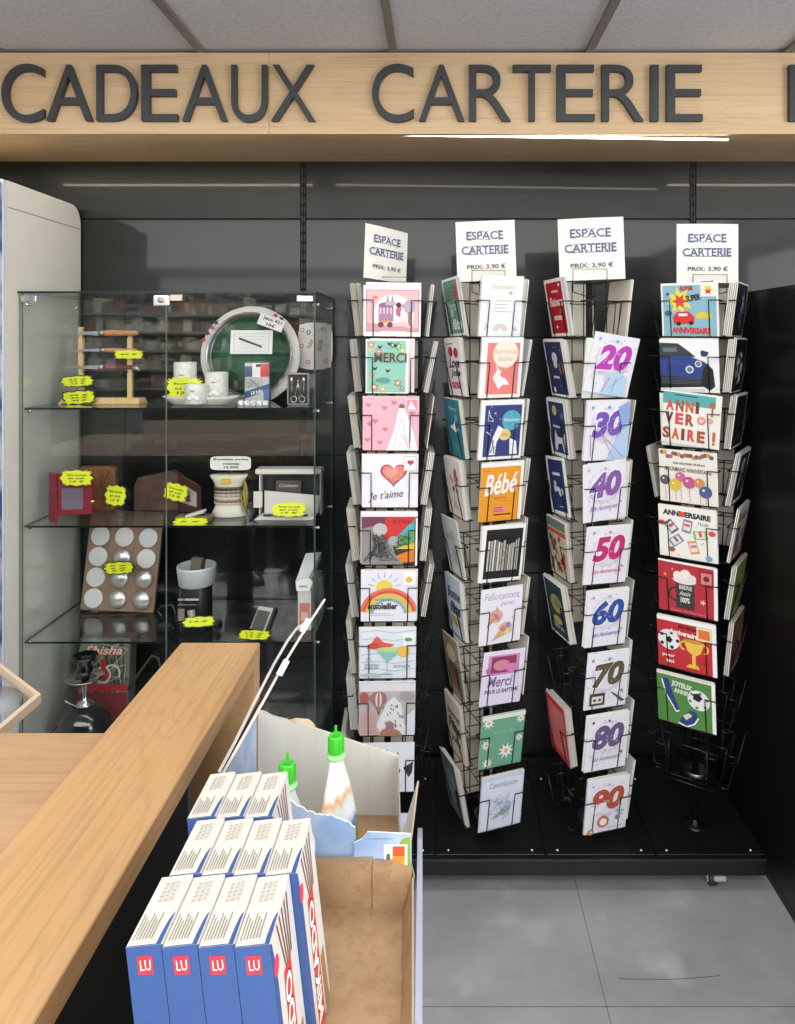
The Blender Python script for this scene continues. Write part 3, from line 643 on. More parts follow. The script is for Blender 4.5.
@art('phones', .156, .15)
def _(a):
    a.rect(0, 0, 1, 1, (244, 242, 234)); a.text('ANNIVERSAIRE', .08, .8, .9, .91, (50, 46, 50), .06, 0, -.04); a.text('Mode', .68, .68, .86, .75, (90, 90, 100), 0, .2)
    for x, y, r, c, c2 in ((.22, .6, .7, (110, 100, 120), (190, 90, 110)), (.5, .64, -.2, (150, 130, 170), (226, 110, 70)), (.72, .5, -1.4, (140, 190, 80), (226, 90, 50)), (.3, .34, -.9, (130, 150, 180), (180, 100, 60)), (.6, .25, .25, (226, 160, 90), (230, 130, 60))):
        a.rrect(x, y, .16, .24, r, c); a.rrect(x, y, .12, .16, r, (230, 230, 236)); a.rrect(x, y + .02, .1, .05, r, c2)
    for x, y, c in ((.06, .66, (224, 90, 80)), (.42, .86, (220, 90, 60)), (.92, .56, (224, 90, 60)), (.22, .16, (170, 100, 60)), (.86, .08, (110, 170, 210))): a.ell(x, y, .06, .05, c)
    a.dots(14, .01, [(200, 90, 110), (120, 160, 200)], .1, .05, .9, .7)
@art('beer', .158, .15)
def _(a):
    a.rect(0, 0, .94, .97, (186, 50, 62)); a.rect(.3, .1, .62, .64, (60, 56, 58)); a.arc(.3, .36, .1, .14, PI / 2, PI * 1.5, (60, 56, 58)); a.ell(.45, .66, .2, .08, (236, 228, 220)); a.circ(.34, .74, .08, (242, 236, 228)); a.circ(.47, .78, .09, (242, 236, 228)); a.circ(.58, .72, .07, (236, 228, 220))
    a.text('BIERE', .36, .48, .58, .56, (220, 214, 206), .03); a.text('Anniv', .36, .36, .56, .45, (220, 214, 206), .02, .3); a.text('100%', .38, .22, .54, .33, (226, 220, 210), .05); a.rect(.7, .62, .94, .92, (150, 36, 50)); a.rect(.73, .66, .91, .88, (220, 130, 140)); a.circ(.82, .77, .05, (120, 30, 40)); a.star(.76, .3, .06, .025, 5, (240, 200, 170)); a.star(.12, .72, .04, .02, 5, (240, 150, 110)); a.star(.25, .85, .03, .015, 5, (240, 150, 110)); a.text('Joyeux Anniversaire', .2, .02, .8, .08, (234, 150, 150), 0, .3)
@art('trophy', .158, .15)
def _(a):
    a.rect(0, 0, .93, .92, (196, 48, 58)); a.circ(.2, .55, .19, (236, 236, 236)); a.star(.2, .55, .07, .05, 5, Bk)
    for k in range(5): a.circ(.2 + .15 * math.cos(1.26 * k), .55 + .15 * math.sin(1.26 * k), .035, Bk, 6)
    Y = (240, 196, 80)
    a.poly([(.45, .62), (.8, .6), (.74, .4), (.64, .32), (.52, .4)], Y); a.rect(.59, .14, .65, .34, Y); a.poly([(.48, .08), (.72, .08), (.68, .15), (.54, .15)], Y); a.arc(.47, .5, .06, .09, PI / 2, PI * 1.5, Y); a.arc(.79, .5, .06, .09, -PI / 2, PI / 2, Y); a.ell(.625, .61, .17, .035, (206, 150, 60))
    a.text('JOYEUX', .36, .8, .7, .88, (60, 20, 24), .05, 0, -.06); a.text('Anniversaire', .22, .68, .7, .78, (250, 240, 236), .04, 0, -.05); a.rect(.68, .66, .93, .92, (246, 224, 180)); a.rect(.71, .7, .9, .88, (224, 120, 60)); a.text('pour', .08, .2, .3, .26, Wh, .02); a.text('toi', .14, .1, .28, .17, Wh, .02); a.star(.82, .22, .06, .03, 5, (150, 30, 40))
@art('shoes', .156, .148)
def _(a):
    a.rect(0, 0, .94, 1, (84, 140, 66)); a.rect(0, .96, .94, 1, (230, 230, 220))
    B = (48, 64, 130)
    a.poly([(.1, .88), (.2, .9), (.28, .6), (.38, .32), (.34, .26), (.26, .34), (.14, .62)], B); a.line([(.09, .86), (.16, .56), (.33, .25), (.38, .3)], .025, Wh); a.poly([(.36, .04), (.42, .16), (.56, .34), (.66, .36), (.7, .24), (.62, .1), (.5, .02)], B); a.line([(.36, .05), (.5, .0), (.64, .1), (.71, .24)], .025, Wh); a.rrect(.52, .22, .14, .08, .7, (220, 220, 210)); a.line([(.5, .14), (.6, .28)], .015, (240, 200, 80))
    a.circ(.72, .6, .19, (232, 236, 232)); a.star(.7, .66, .09, .07, 5, Bk)
    for k in range(6): a.circ(.72 + .15 * math.cos(1.05 * k + .3), .6 + .15 * math.sin(1.05 * k + .3), .03, (110, 130, 120), 6)
    a.text('JOYEUX', .26, .74, .62, .88, (220, 226, 216), .06, 0, -.1); a.text('ANNIV', .3, .64, .58, .74, (220, 226, 216), .05, 0, -.1)
# side faces
@art('green_red', .122, .165)
def _(a):
    a.rect(.06, .04, .94, .96, (104, 150, 132)); a.ell(.78, .74, .12, .16, (190, 70, 84)); a.text('Merci', .2, .44, .7, .6, (214, 232, 220)); a.lines(.25, .6, .7, .86, 4, (70, 120, 100), .02); a.text('fête', .3, .1, .9, .3, (220, 240, 230), .03, .3); a.circ(.4, .4, .1, (180, 214, 200))
@art('sunglasses', .122, .165)
def _(a):
    a.rect(0, 0, 1, 1, (240, 238, 240)); a.ell(.35, .76, .14, .09, (170, 50, 70)); a.ell(.68, .74, .14, .09, (170, 50, 70)); a.text('Love', .2, .48, .85, .66, (40, 40, 44), .03, .3); a.text('Jolie', .25, .3, .85, .46, (40, 40, 44), .03, .3); a.text('maman', .2, .12, .8, .24, (206, 70, 90), .03, .3); a.lines(.1, .88, .6, .92, 1, (90, 90, 90), .02)
@art('teal', .12, .165)
def _(a):
    a.rect(0, 0, 1, 1, (52, 124, 140)); a.text('Merci', .25, .8, .8, .87, (190, 220, 226), 0, .3); a.circ(.7, .68, .08, (120, 180, 190)); a.poly([(.25, .5), (.5, .56), (.8, .48), (.6, .42), (.45, .46)], Wh); a.poly([(.5, .52), (.62, .64), (.64, .5)], Wh); a.lines(.3, .14, .8, .24, 2, (130, 190, 196))
@art('blooms', .122, .165)
def _(a):
    a.rect(0, 0, 1, 1, (230, 222, 214)); R = random.Random(6)
    for k in range(14): a.circ(R.uniform(.25, .8), R.uniform(.45, .85), .06, R.choice([(176, 76, 76), (150, 60, 50), (206, 130, 120), (130, 110, 90)]), 8)
    a.line([(.5, .5), (.45, .15)], .02, (110, 110, 80)); a.scrib(.2, .1, .8, .3, 8, (190, 160, 150))
@art('greyline', .122, .165)
def _(a): a.rect(0, 0, 1, 1, (206, 208, 206)); a.scrib(.15, .15, .85, .85, 22, (150, 154, 152), .01, 3); a.text('pensées', .2, .6, .8, .72, (140, 144, 144), 0, .3)
@art('script', .122, .165)
def _(a): a.rect(0, 0, 1, 1, (190, 206, 220)); a.text('Bonne', .1, .6, .9, .8, (50, 56, 66), .04, .3); a.text('fête', .2, .34, .85, .56, (50, 56, 66), .04, .3); a.text('papa', .15, .1, .8, .3, (176, 140, 80), .04, .3)
@art('tan', .122, .165)
def _(a): a.rect(0, 0, 1, 1, (150, 130, 104)); a.ell(.5, .35, .35, .25, (110, 84, 56)); a.ell(.45, .7, .3, .15, (196, 184, 160)); a.scrib(.2, .2, .8, .6, 10, (90, 70, 50))
@art('blacktext', .122, .165)
def _(a): a.rect(0, 0, 1, 1, (214, 204, 186)); a.text('bonne', .12, .66, .88, .8, (50, 46, 44), .03, .3); a.text('Fête', .12, .4, .88, .62, (50, 46, 44), .05, .2); a.text('jolie', .2, .16, .8, .34, (50, 46, 44), .03, .3)
@art('darkgrey', .122, .165)
def _(a): a.rect(0, 0, 1, 1, (96, 110, 112)); a.ell(.5, .5, .3, .3, (130, 146, 146)); a.scrib(.2, .2, .8, .8, 10, (60, 70, 72))
@art('baisers', .12, .165)
def _(a): a.rect(.08, .05, .92, .94, (184, 30, 44)); a.text('Baisers', .18, .52, .88, .68, (240, 214, 210), .03, .2); a.rect(.34, .76, .7, .8, (236, 190, 190)); a.rect(.3, .28, .72, .36, (236, 200, 200)); a.heart(.4, .16, .05, Wh); a.scrib(.6, .38, .85, .5, 6, (206, 170, 90)); a.heart(.8, .88, .05, Wh)
@art('snow', .12, .165)
def _(a):
    a.rect(.05, .04, .95, .96, (50, 56, 96)); a.ell(.5, .68, .14, .1, (226, 224, 220)); a.ell(.5, .56, .1, .06, (226, 224, 220)); a.ell(.78, .5, .12, .12, (150, 110, 90)); a.rect(.3, .32, .6, .36, (220, 220, 230)); a.dots(20, .014, [(220, 220, 230), (190, 160, 90)]); a.ell(.3, .12, .06, .05, Wh)
@art('dog', .12, .165)
def _(a): a.rect(.1, .06, .92, .95, (48, 60, 98)); a.circ(.4, .8, .12, (206, 190, 120)); a.rect(.25, .5, .7, .54, (200, 206, 220)); a.poly([(.25, .1), (.3, .36), (.34, .46), (.44, .34), (.72, .34), (.86, .44), (.8, .1), (.72, .1), (.66, .24), (.44, .22), (.38, .1)], (226, 222, 214)); a.circ(.8, .72, .09, (96, 110, 150))
@art('figure', .12, .165)
def _(a): a.rect(.1, .06, .92, .95, (42, 58, 110)); a.rect(.3, .68, .72, .73, (220, 224, 234)); a.poly([(.3, .5), (.8, .46), (.78, .36), (.6, .32), (.5, .42), (.34, .38)], (226, 226, 230)); a.circ(.4, .54, .07, (200, 200, 210)); a.rect(.5, .14, .8, .16, (160, 170, 200))
@art('crowd', .122, .165)
def _(a):
    a.rect(.0, .0, 1, 1, (206, 196, 176)); a.rect(0, .84, 1, 1, (110, 130, 120)); a.rect(0, .74, 1, .82, (190, 90, 76)); R = random.Random(8)
    for k in range(30): a.rrect(R.uniform(.1, .9), R.uniform(.08, .7), .1, .14, R.uniform(-.3, .3), R.choice([(180, 60, 50), (60, 90, 110), (226, 214, 190), (70, 100, 80), (50, 46, 46), (210, 170, 90)]))
@art('gold', .122, .165)
def _(a): a.rect(.04, .03, .96, .97, (44, 70, 80)); a.ell(.55, .6, .3, .16, (176, 160, 90)); a.ell(.58, .62, .18, .09, (120, 140, 96)); a.ell(.5, .3, .24, .07, (196, 170, 100)); a.text('100 ans', .25, .14, .85, .24, (206, 190, 130), .02)
@art('rededge', .122, .165)
def _(a): a.rect(0, 0, 1, 1, (204, 60, 76)); a.rect(.1, .1, .9, .9, (226, 120, 120))
@art('swirl', .15, .15)
def _(a): a.rect(.03, .02, .97, .98, (26, 26, 30)); a.scrib(.35, .3, .75, .85, 16, (90, 110, 170), .03, 2); a.scrib(.4, .4, .7, .8, 10, (190, 200, 220), .015, 5); a.poly([(.4, .3), (.5, .1), (.6, .34)], (110, 120, 160))
@art('blackball', .15, .15)
def _(a):
    a.rect(.02, .02, .98, .98, (22, 22, 24)); a.circ(.48, .45, .3, (226, 226, 226)); a.star(.48, .45, .11, .09, 5, Bk)
    for k in range(5): a.circ(.48 + .23 * math.cos(1.26 * k + .6), .45 + .23 * math.sin(1.26 * k + .6), .075, Bk, 6)
@art('blackplain', .15, .15)
def _(a): a.rect(.03, .03, .97, .97, (24, 24, 26)); a.line([(.1, .9), (.3, .5), (.2, .1)], .01, (70, 70, 76)); a.text('fête', .4, .12, .8, .26, (80, 80, 86), 0, .3)
@art('blackfigure', .15, .15)
def _(a): a.rect(.1, .06, .92, .94, (40, 38, 38)); a.ell(.5, .55, .22, .3, (214, 210, 204)); a.scrib(.3, .2, .7, .85, 16, (40, 38, 38), .03, 3)
@art('newspaper', .15, .15)
def _(a):
    a.rect(0, 0, 1, 1, (226, 220, 214)); a.text('BLABLA', .15, .72, .9, .88, (80, 70, 70), .04); a.lines(.15, .6, .9, .7, 2, (130, 120, 120)); a.scrib(.15, .1, .5, .5, 16, (110, 90, 90), .02, 4); a.heart(.66, .45, .12, (200, 110, 110)); a.scrib(.1, .05, .9, .3, 14, (206, 140, 140), .016, 9)
@art('greenface', .15, .15)
def _(a): a.rect(.02, .02, .98, .98, (130, 156, 70)); a.ell(.5, .5, .3, .34, (150, 176, 90)); a.scrib(.15, .15, .85, .85, 18, (96, 124, 52), .02, 3)
@art('brownface', .15, .15)
def _(a): a.rect(.02, .02, .98, .98, (126, 90, 70)); a.ell(.45, .5, .26, .3, (170, 120, 96)); a.scrib(.1, .1, .9, .9, 22, (84, 56, 46), .03, 7); a.scrib(.3, .3, .8, .8, 8, (200, 160, 130), .02, 2)

CM = {}
def card_mesh(nm):
    if nm not in CM:
        fn, w, h = A[nm]; a = Art(w, h); fn(a)
        body = {'bebe': (246, 246, 246)}.get(nm)
        CM[nm] = (fold_card(w, h, a, WARMEDGES[hash(nm) % 1 + len(nm) % 4]), w, h)
    return CM[nm]

# ---- wire racks
def pocket_mesh(w, hz, r_in, dep):
    """wire card pocket: outward normal is -y; local origin on the pole axis at the pocket floor"""
    mb = MB(); r = .0017; a = w / 2; y0 = -r_in; y1 = -(r_in + dep * .75); yt0 = -(r_in + .018); yt = -(r_in + dep + .015)
    # back bar whose ends fold forward, inward and down to the floor loop
    for s in (-1, 1):
        mb.tube([(s * a, yt0, hz), (s * a, yt, hz), (s * (a - .03), yt, hz), (s * (a - .03), y1, 0), (s * (a - .03), y0, 0)], r, WIRE, 5)
    mb.tube([(-a, yt0, hz), (a, yt0, hz)], r, WIRE, 5)
    mb.tube([(-a + .012, y0, 0), (-a + .012, y1, 0), (a - .012, y1, 0), (a - .012, y0, 0)], r, WIRE, 5, closed=True)
    for s in (-1, 1): mb.tube([(s * (a - .03), y0, 0), (s * (a - .03), yt0, hz), (s * (a - .03), -r_in * .55, hz)], r, WIRE, 5)
    return mb.mesh('card_pocket')

ORD = ['top', 'second', 'third', 'fourth', 'fifth', 'sixth', 'seventh', 'eighth', 'ninth']
def rack(ri, X0, theta, pitch, cw, sign, fronts, lefts, rights, backs, rname):
    """theta: turn of the rack (deg), positive turns the front face to the right. Each list holds per tier None or (art, n_behind, roll, label)"""
    square = cw > .14
    r_in = .079 if square else .066; dep = .03
    loc = Vector((X0, POLE_D, .0985)); z0 = 1.508
    tilt = (.0124, 0, 0, .009)[ri]; TL = Matrix.Translation(loc) @ Matrix.Rotation(tilt, 4, 'Y') @ Matrix.Translation(-loc)   # the spinner stands a touch out of plumb
    o = E('card_rack', loc, rname, 'card rack'); o.rotation_euler = (0, tilt, 0)
    mb = MB(); ztop = 1.70
    mb.tube([(X0, POLE_D, .0986), (X0, POLE_D, ztop)], .0095, BLACK, 14); W(mb, 'pole', o)
    mb = MB(); mb.lathe([(.03, 0), (.03, .002), (.022, .006), (.0105, .008), (.0105, .02)], BLACK, 24, (X0, POLE_D, .0985)); W(mb, 'base_flange', o)
    zlow = z0 - pitch * 8 - .03
    mb = MB(); mb.lathe([(.0097, 0), (.03, .004), (.036, .02), (.033, .022), (.026, .008), (.0097, .006)], STEEL, 24, (X0, POLE_D, zlow)); W(mb, 'bearing_cup', o)
    th = math.radians(theta)
    RM = Matrix.Rotation(th, 4, 'Z')
    # frame uprights and rings
    mb = MB(); q = r_in * .55
    for sx in (-1, 1):
        for sy in (-1, 1): mb.tube([RM @ Vector((sx * q, sy * q, zlow)), RM @ Vector((sx * q, sy * q, 1.668))], .0016, WIRE, 5)
    for k in range(10):
        z = z0 + .1 - pitch * k if k < 9 else zlow + .01
        z = z if k else 1.664
        mb.tube([RM @ Vector(p) for p in ((-q, -q, z), (q, -q, z), (q, q, z), (-q, q, z))], .0014, WIRE, 5, closed=True)
        mb.tube([RM @ Vector((-q, 0, z)), RM @ Vector((q, 0, z))], .0014, WIRE, 5)
    for v in mb.v: pass
    mb.v = [(v[0] + X0, v[1] + POLE_D, v[2]) for v in mb.v]
    W(mb, 'wire_frame', o)
    pm = pocket_mesh(cw + .008, .1, r_in, dep)
    lean = math.radians(9.5)
    for side, (ang, cards, sname) in enumerate(((0, fronts, 'front'), (-90, lefts, 'left-hand'), (90, rights, 'right-hand'), (180, backs, 'rear'))):
        R = Matrix.Rotation(th + math.radians(ang), 4, 'Z')
        for t in range(9):
            z = z0 - pitch * t
            link('card_pocket', pm, o, Matrix.Translation((0, 0, z - .0985)) @ R)
            spec = cards[t] if t < len(cards) else None
            if not spec: continue
            nm, nb, roll, lab = spec[:4]; jx = spec[4] if len(spec) > 4 else 0
            S = dep - .0075; lp = lean + (math.radians(random.Random(ri * 31 + side * 7 + t).uniform(-4.5, 1.5)) if side in (1, 2) else 0)
            for j in range(nb + 1):
                if j == 0 and nm: me, w, h = card_mesh(nm)
                else:
                    R2 = random.Random(ri * 1000 + side * 100 + t * 10 + j)
                    w, h = (.15 if square else .12), (.146 if square else .163)
                    if nm and j == 1: h = A[nm][2]; w = min(cw - .002, A[nm][1] + .004)
                    me = plain_card(round(w, 4), round(h, 4), R2.randrange(5) if not (side == 3) else R2.randrange(2))
                R3 = random.Random(ri * 77 + side * 13 + t * 5 + j)
                ox = (jx if j == 0 else R3.uniform(-.003, .003)); oz = (.0022 if j == 0 else .0022 + R3.uniform(0, .003))
                rl = roll if j == 0 else 0
                if rl: oz += abs(math.sin(math.radians(rl))) * w / 2
                y = -(r_in + S - .0049 * j)
                Mx = TL @ Matrix.Translation((X0, POLE_D, z)) @ R @ Matrix.Translation((ox, y, 0)) @ Matrix.Rotation(lp, 4, 'X') @ Matrix.Translation((0, 0, oz)) @ Matrix.Rotation(math.radians(rl), 4, 'Y')
                c = link('greeting_card', me, None, Mx)
                if j == 0 and nm: props(c, lab, 'card', 'greeting cards on the wire racks')
                else:
                    who = ['first', 'second', 'third', 'fourth'][ri]
                    base = f'pale card filed in the {ORD[t]} {sname} pocket of the {who} rack from the left'
                    props(c, base, 'card', f'cards filed in the {ORD[t]} {sname} pocket of the {who} rack')
    # sign holder loop and sign
    px0, px1, pyt, pyb, sang, stilt, lx0, lx1, ly = sign
    mb = MB(); Dl = POLE_D - .055
    mb.tube([P(lx0, 292, Dl), P(lx0, ly, Dl), P(lx1, ly, Dl), P(lx1, 292, Dl)], .0014, WIRE, 5)
    for lx in (lx0, lx1): mb.tube([P(lx, 292, Dl), (X0, POLE_D, Z(292, Dl) - .012)], .0014, WIRE, 5)
    W(mb, 'sign_holder', o)
    Ds = POLE_D - .04; cx = X((px0 + px1) / 2, Ds); zb = Z(pyb, Ds); zt = Z(pyt, Ds)
    w = (px1 - px0) / F * Ds / max(.2, math.cos(math.radians(sang))); h = zt - zb
    mb = MB(); nseg = 6
    vs = []; 
    for i in range(nseg + 1):
        u = i / nseg; bow = -.004 * math.sin(PI * u)
        for z in (0, h):
            vs += [((u - .5) * w, bow, z), ((u - .5) * w, bow + .0008, z)]
    fs = []
    for i in range(nseg):
        b = i * 4; fs += [(b, b + 4, b + 6, b + 2), (b + 1, b + 3, b + 7, b + 5), (b, b + 1, b + 5, b + 4), (b + 2, b + 6, b + 7, b + 3)]
    fs += [(0, 2, 3, 1), (nseg * 4, nseg * 4 + 1, nseg * 4 + 3, nseg * 4 + 2)]
    mb.add(vs, fs, M((240, 238, 230), .6))
    a = Art(w, h); NB = (74, 90, 134); GR = (90, 90, 92)
    def serif(t, x0, y0, x1, y1, c):
        a.text(t, x0, y0, x1, y1, c, .012)
        for yy in (y0, y1):
            for k in range(len(t)):
                if t[k] in 'SCO0:,. €39': continue
                if t[k] in 'P' and yy == y1: pass
                xc = x0 + (x1 - x0) * (k + .5) / len(t); ww = (x1 - x0) / len(t) * (.42 if not (t[k] == 'A' and yy == y1) else .15)
                a.rect(xc - ww, yy - .005, xc + ww * (.1 if t[k] in 'PF' and yy == y0 else 1), yy + .005, c)
    serif('ESPACE', .18, .69, .80, .825, NB); serif('CARTERIE', .09, .45, .88, .585, NB); a.text('PRIX: 3,90 €', .17, .19, .82, .28, GR, .012)
    a.put(mb, base=.0048, d=.00004)
    S = link('price_sign', mb.mesh('price_sign'), None, Matrix.Translation((cx, Ds, zb)) @ Matrix.Rotation(math.radians(sang), 4, 'Z') @ Matrix.Rotation(math.radians(stilt), 4, 'Y'))
    props(S, ['narrow looking turned white ESPACE CARTERIE price sign on the first rack from the left', 'white ESPACE CARTERIE price sign above the rack with the orange Bébé card',
              'highest white ESPACE CARTERIE price sign, above the rack of birthday numbers', 'rightmost white ESPACE CARTERIE price sign, above the comic and car cards'][ri], 'sign', 'price signs on the card racks')

def racks():
    P_ = None
    n = None
    F1 = [('carriage', 2, 0, 'pink card with a train and couple, top front of the first rack'), ('merci', 1, 0, 'mint green MERCI card with flowers and butterflies', -.012), ('wedding', 1, 0, 'pink card with a white wedding dress'), ('jetaime', 1, 0, "white card with a pink heart reading Je t'aime"),
          ('couple', 1, 0, 'card of a grey drawn couple before a red and rainbow sky'), ('rainbow', 1, 0, 'white card with a smiling sun and a rainbow'), ('cocktail', 1, 0, 'pale blue card with a cocktail glass and red bird'), ('balloon', 2, 0, 'grey and pink card with a hot air balloon over hills'), ('crown', 0, 0, 'white card with a small dark crown, lowest on the first rack')]
    st = lambda k: (None, k, 0, '')
    L1 = [st(5), st(3), st(3), st(4), st(4), st(3), st(2), st(4), st(2)]
    R1 = [st(1), st(2), st(0), st(3), st(3), st(2), None, None, None]
    B1 = [st(1)] * 9
    rack(0, -.1545, 3, .1565, .156, (366, 405, 228, 281, 50, 3, 373, 405, 277), F1, L1, R1, B1, 'first wire card rack from the left, partly behind the cardboard display')
    F2 = [('whitetext', 2, 0, 'white card with small text and a tiny rainbow'), ('dove', 2, 0, 'coral pink card with a white rabbit and pale circle'), ('moonhands', 3, 0, 'navy card with a turquoise moon and two white hands'), ('bebe', 1, 0, 'bright orange card reading Bébé'), ('books', 1, 1.5, 'black card with a row of white book spines'),
          ('icecream', 0, -1, 'white card with two coloured ice cream cones'), ('lilac', 0, 2, 'lilac card with a pink photo and POUR LE BAPTEME', 0), ('daisies', 0, 1, 'green card with white daisies'), ('line', 1, 0, 'pale blue line drawing card, lowest on the second rack')]
    L2 = [('green_red', 1, -2, 'green card with a red oval on the second rack, top left pocket'), ('sunglasses', 1, -2, 'white card with red sunglasses and black script'), ('teal', 2, 0, 'teal card with a small white bird'), ('blooms', 3, 0, 'beige card with dark red blooms'), ('greyline', 0, -3, 'pale grey line drawing card in a left pocket of the second rack'),
          ('script', 1, -3, 'light blue card with black script lettering'), ('tan', 0, -4, 'tan and brown card in a left pocket of the second rack'), ('blacktext', 1, 0, 'beige card with three lines of black lettering'), ('darkgrey', 2, -4, 'dark grey card leaning in the lowest left pocket of the second rack')]
    R2 = [st(3), st(1), st(1), st(2), st(1), st(1), st(0), None, None]
    rack(1, .134, 20, .1703, .128, (457.5, 516.5, 221, 281, -2, -2, 472, 505, 270.5), F2, L2, R2, [st(2)] * 9, 'second wire card rack from the left with the orange card')
    F3 = [None, ('20', 3, 9, 'tilted white birthday card with a pink and violet 20'), ('30', 2, 0, 'white birthday card with a violet 30 and blue splash'), ('40', 2, -5, 'tilted white birthday card with a purple 40'), ('50', 2, 1, 'white birthday card with a magenta 50'),
          ('60', 2, 0, 'white birthday card with a blue 60'), ('70', 1, 0, 'white birthday card with an olive 70 and a cassette'), ('80', 2, 0, 'white birthday card with a grey purple 80'), ('90', 2, 0, 'white birthday card with a rust red 90')]
    L3 = [('baisers', 2, -1, 'red Baisers card with white border'), ('snow', 3, 0, 'navy card with a white snowy figure under red Baisers card'), ('dog', 3, 0, 'navy card with a white dog under a yellow moon'), ('figure', 0, -5, 'navy card with a small white figure, tilted in its pocket'), ('crowd', 2, 0, 'card crowded with small red, blue and cream figures'), ('gold', 3, 0, 'dark teal card with a gold oval drawing'), None, ('rededge', 4, 0, 'red card at the front of the low left stack of the third rack'), None]
    R3 = [st(1), st(2), st(0), st(1), st(1), st(0), st(1), st(1), st(1)]
    rack(2, .431, 16, .1713, .130, (560, 625, 218, 280, -3, -2, 573, 607, 269), F3, L3, R3, [st(3), st(2), st(2), st(1), st(2), st(1), None, None, None], 'third wire card rack from the left, filled with birthday number cards')
    F4 = [('comic', 1, 0, 'comic style birthday card with a yellow star burst'), ('car', 1, 0, 'white card with a blue sports car front'), ('anniv', 1, 5, 'tilted card with big ANNIVERSAIRE letters on three lines'), ('cakepops', 1, 0, 'cream card with a row of coloured cake pops'), ('phones', 1, 0, 'white card with phones held in a circle'),
          ('beer', 1, 1, 'red card with a foaming dark beer mug'), ('trophy', 2, 0, 'red card with a gold trophy and football'), ('shoes', 1, 0, 'green card with blue football shoes'), None]
    R4 = [('swirl', 4, 0, 'black card with a blue swirl'), ('blackball', 4, 0, 'black card with a white football'), ('blackplain', 3, 0, 'plain black card with white edges on the fourth rack'), ('blackfigure', 2, 0, 'white edged card with a black and grey figure'), ('newspaper', 1, 0, 'pale newspaper style card with pink touches'), ('greenface', 2, 0, 'green card in a right hand pocket of the fourth rack'), ('brownface', 2, 0, 'brown photo card, lowest in the right hand pockets'), None, None]
    rack(3, .7365, -33, .1545, .156, (676.5, 738.5, 224, 283, 1, 0, 688, 722, 274.5), F4, [None, None, None, st(1), None, None, None, None, None], R4, [st(2), st(2), st(2), st(1), st(1), None, None, None, None], 'rightmost wire card rack with comic, car and football cards')

# ================================================================== GLASS SHOWCASE
S1, S2, S3, S4 = 1.3045, .964, .629, .29
GX0, GX1, GY0, GY1, GZT = X(20.2, 2.07), X(315, 2.07), 2.07, 2.42, 1.634
def showcase():
    o = E('glass_showcase', ((GX0 + GX1) / 2, 2.25, 0), 'tall glass display cabinet with three glass shelves at the left', 'display cabinet')
    xm = X(166, 2.07)
    def pane(name, b, big, em=GEDGE, par=o):
        mb = MB(); mb.box(*b, GLASS, em=em, big=big); return W(mb, name, par)
    pane('top_glass', (GX0 - .006, GX1 + .004, GY0 - .004, GY1, GZT, GZT + .006), 'z', GEDGE_D)
    pane('side_glass', (GX0, GX0 + .005, GY0 + .007, GY1 - .008, .101, GZT - .001), 'x')
    pane('side_glass', (GX1 - .005, GX1, GY0 + .007, GY1 - .008, .101, GZT - .001), 'x')
    pane('back_glass', (GX0, GX1, GY1 - .006, GY1, .101, GZT - .001), 'y')
    for z in (S1, S2, S3): pane('shelf', (GX0 + .007, GX1 - .007, GY0 + .009, GY1 - .01, z - .006, z), 'z', GEDGE_D)
    for a, b in ((GX0 - .002, xm - .001), (xm + .001, GX1)):
        d = pane('door', (a, b, GY0, GY0 + .005, .105, GZT - .002), 'y', GEDGE_L)
        for z in (GZT - .014, .13):
            mb = MB(); xa, xb = (a + .005, a + .05) if a < xm - .01 else (b - .052, b - .004)
            mb.bbox(xa, xb, GY0 - .006, GY0 - .0002, z - .01, z + .008, CHROME, .0015)
            if a < xm - .01: mb.lathe([(.005, 0), (.006, .003), (.006, .008), (0, .009)], CHROME, 10, (xa + .02, GY0 - .006, z - .022))
            W(mb, 'hinge', d)
    mb = MB(); mb.bbox(xm - .034, xm + .012, GY0 - .008, GY0 - .0003, GZT - .036, GZT - .006, CHROME, .002); mb.bbox(xm + .013, xm + .048, GY0 - .006, GY0 - .0003, GZT - .022, GZT - .004, M((200, 190, 170), .3, .6), .0015)
    T = Matrix.Translation((xm - .012, GY0 - .008, GZT - .02)) @ Matrix.Rotation(PI / 2, 4, 'X'); mb.lathe([(.008, 0), (.008, .004), (.006, .006), (0, .0062)], STEEL, 14, T=T)
    W(mb, 'lock', o)
    for z in (S1 - .012, S2 - .012, S3 - .012, GZT - .03):
        for x, dx in ((GX0 + .0052, 1), (GX1 - .0052, -1), (GX1 + .0001, 1)):
            for y in (GY0 + .035, GY1 - .05):
                if dx == 1 and x > 0 - .4 and x > GX1: pass
                mb = MB(); T = Matrix.Translation((x, y, z)) @ Matrix.Rotation(PI / 2 * dx, 4, 'Y'); mb.lathe([(.005, 0), (.0055, .002), (.0055, .006), (0, .009)], CHROME, 10, T=T); W(mb, 'shelf_pin', o)
    mb = MB(); mb.bbox(GX0 - .004, GX1 + .004, GY0, GY1, .02, .1, BLACK, .004); W(mb, 'plinth', o)
    pane('lower_shelf', (GX0 + .007, GX1 - .007, GY0 + .009, GY1 - .01, S4 - .006, S4), 'z', GEDGE_D)

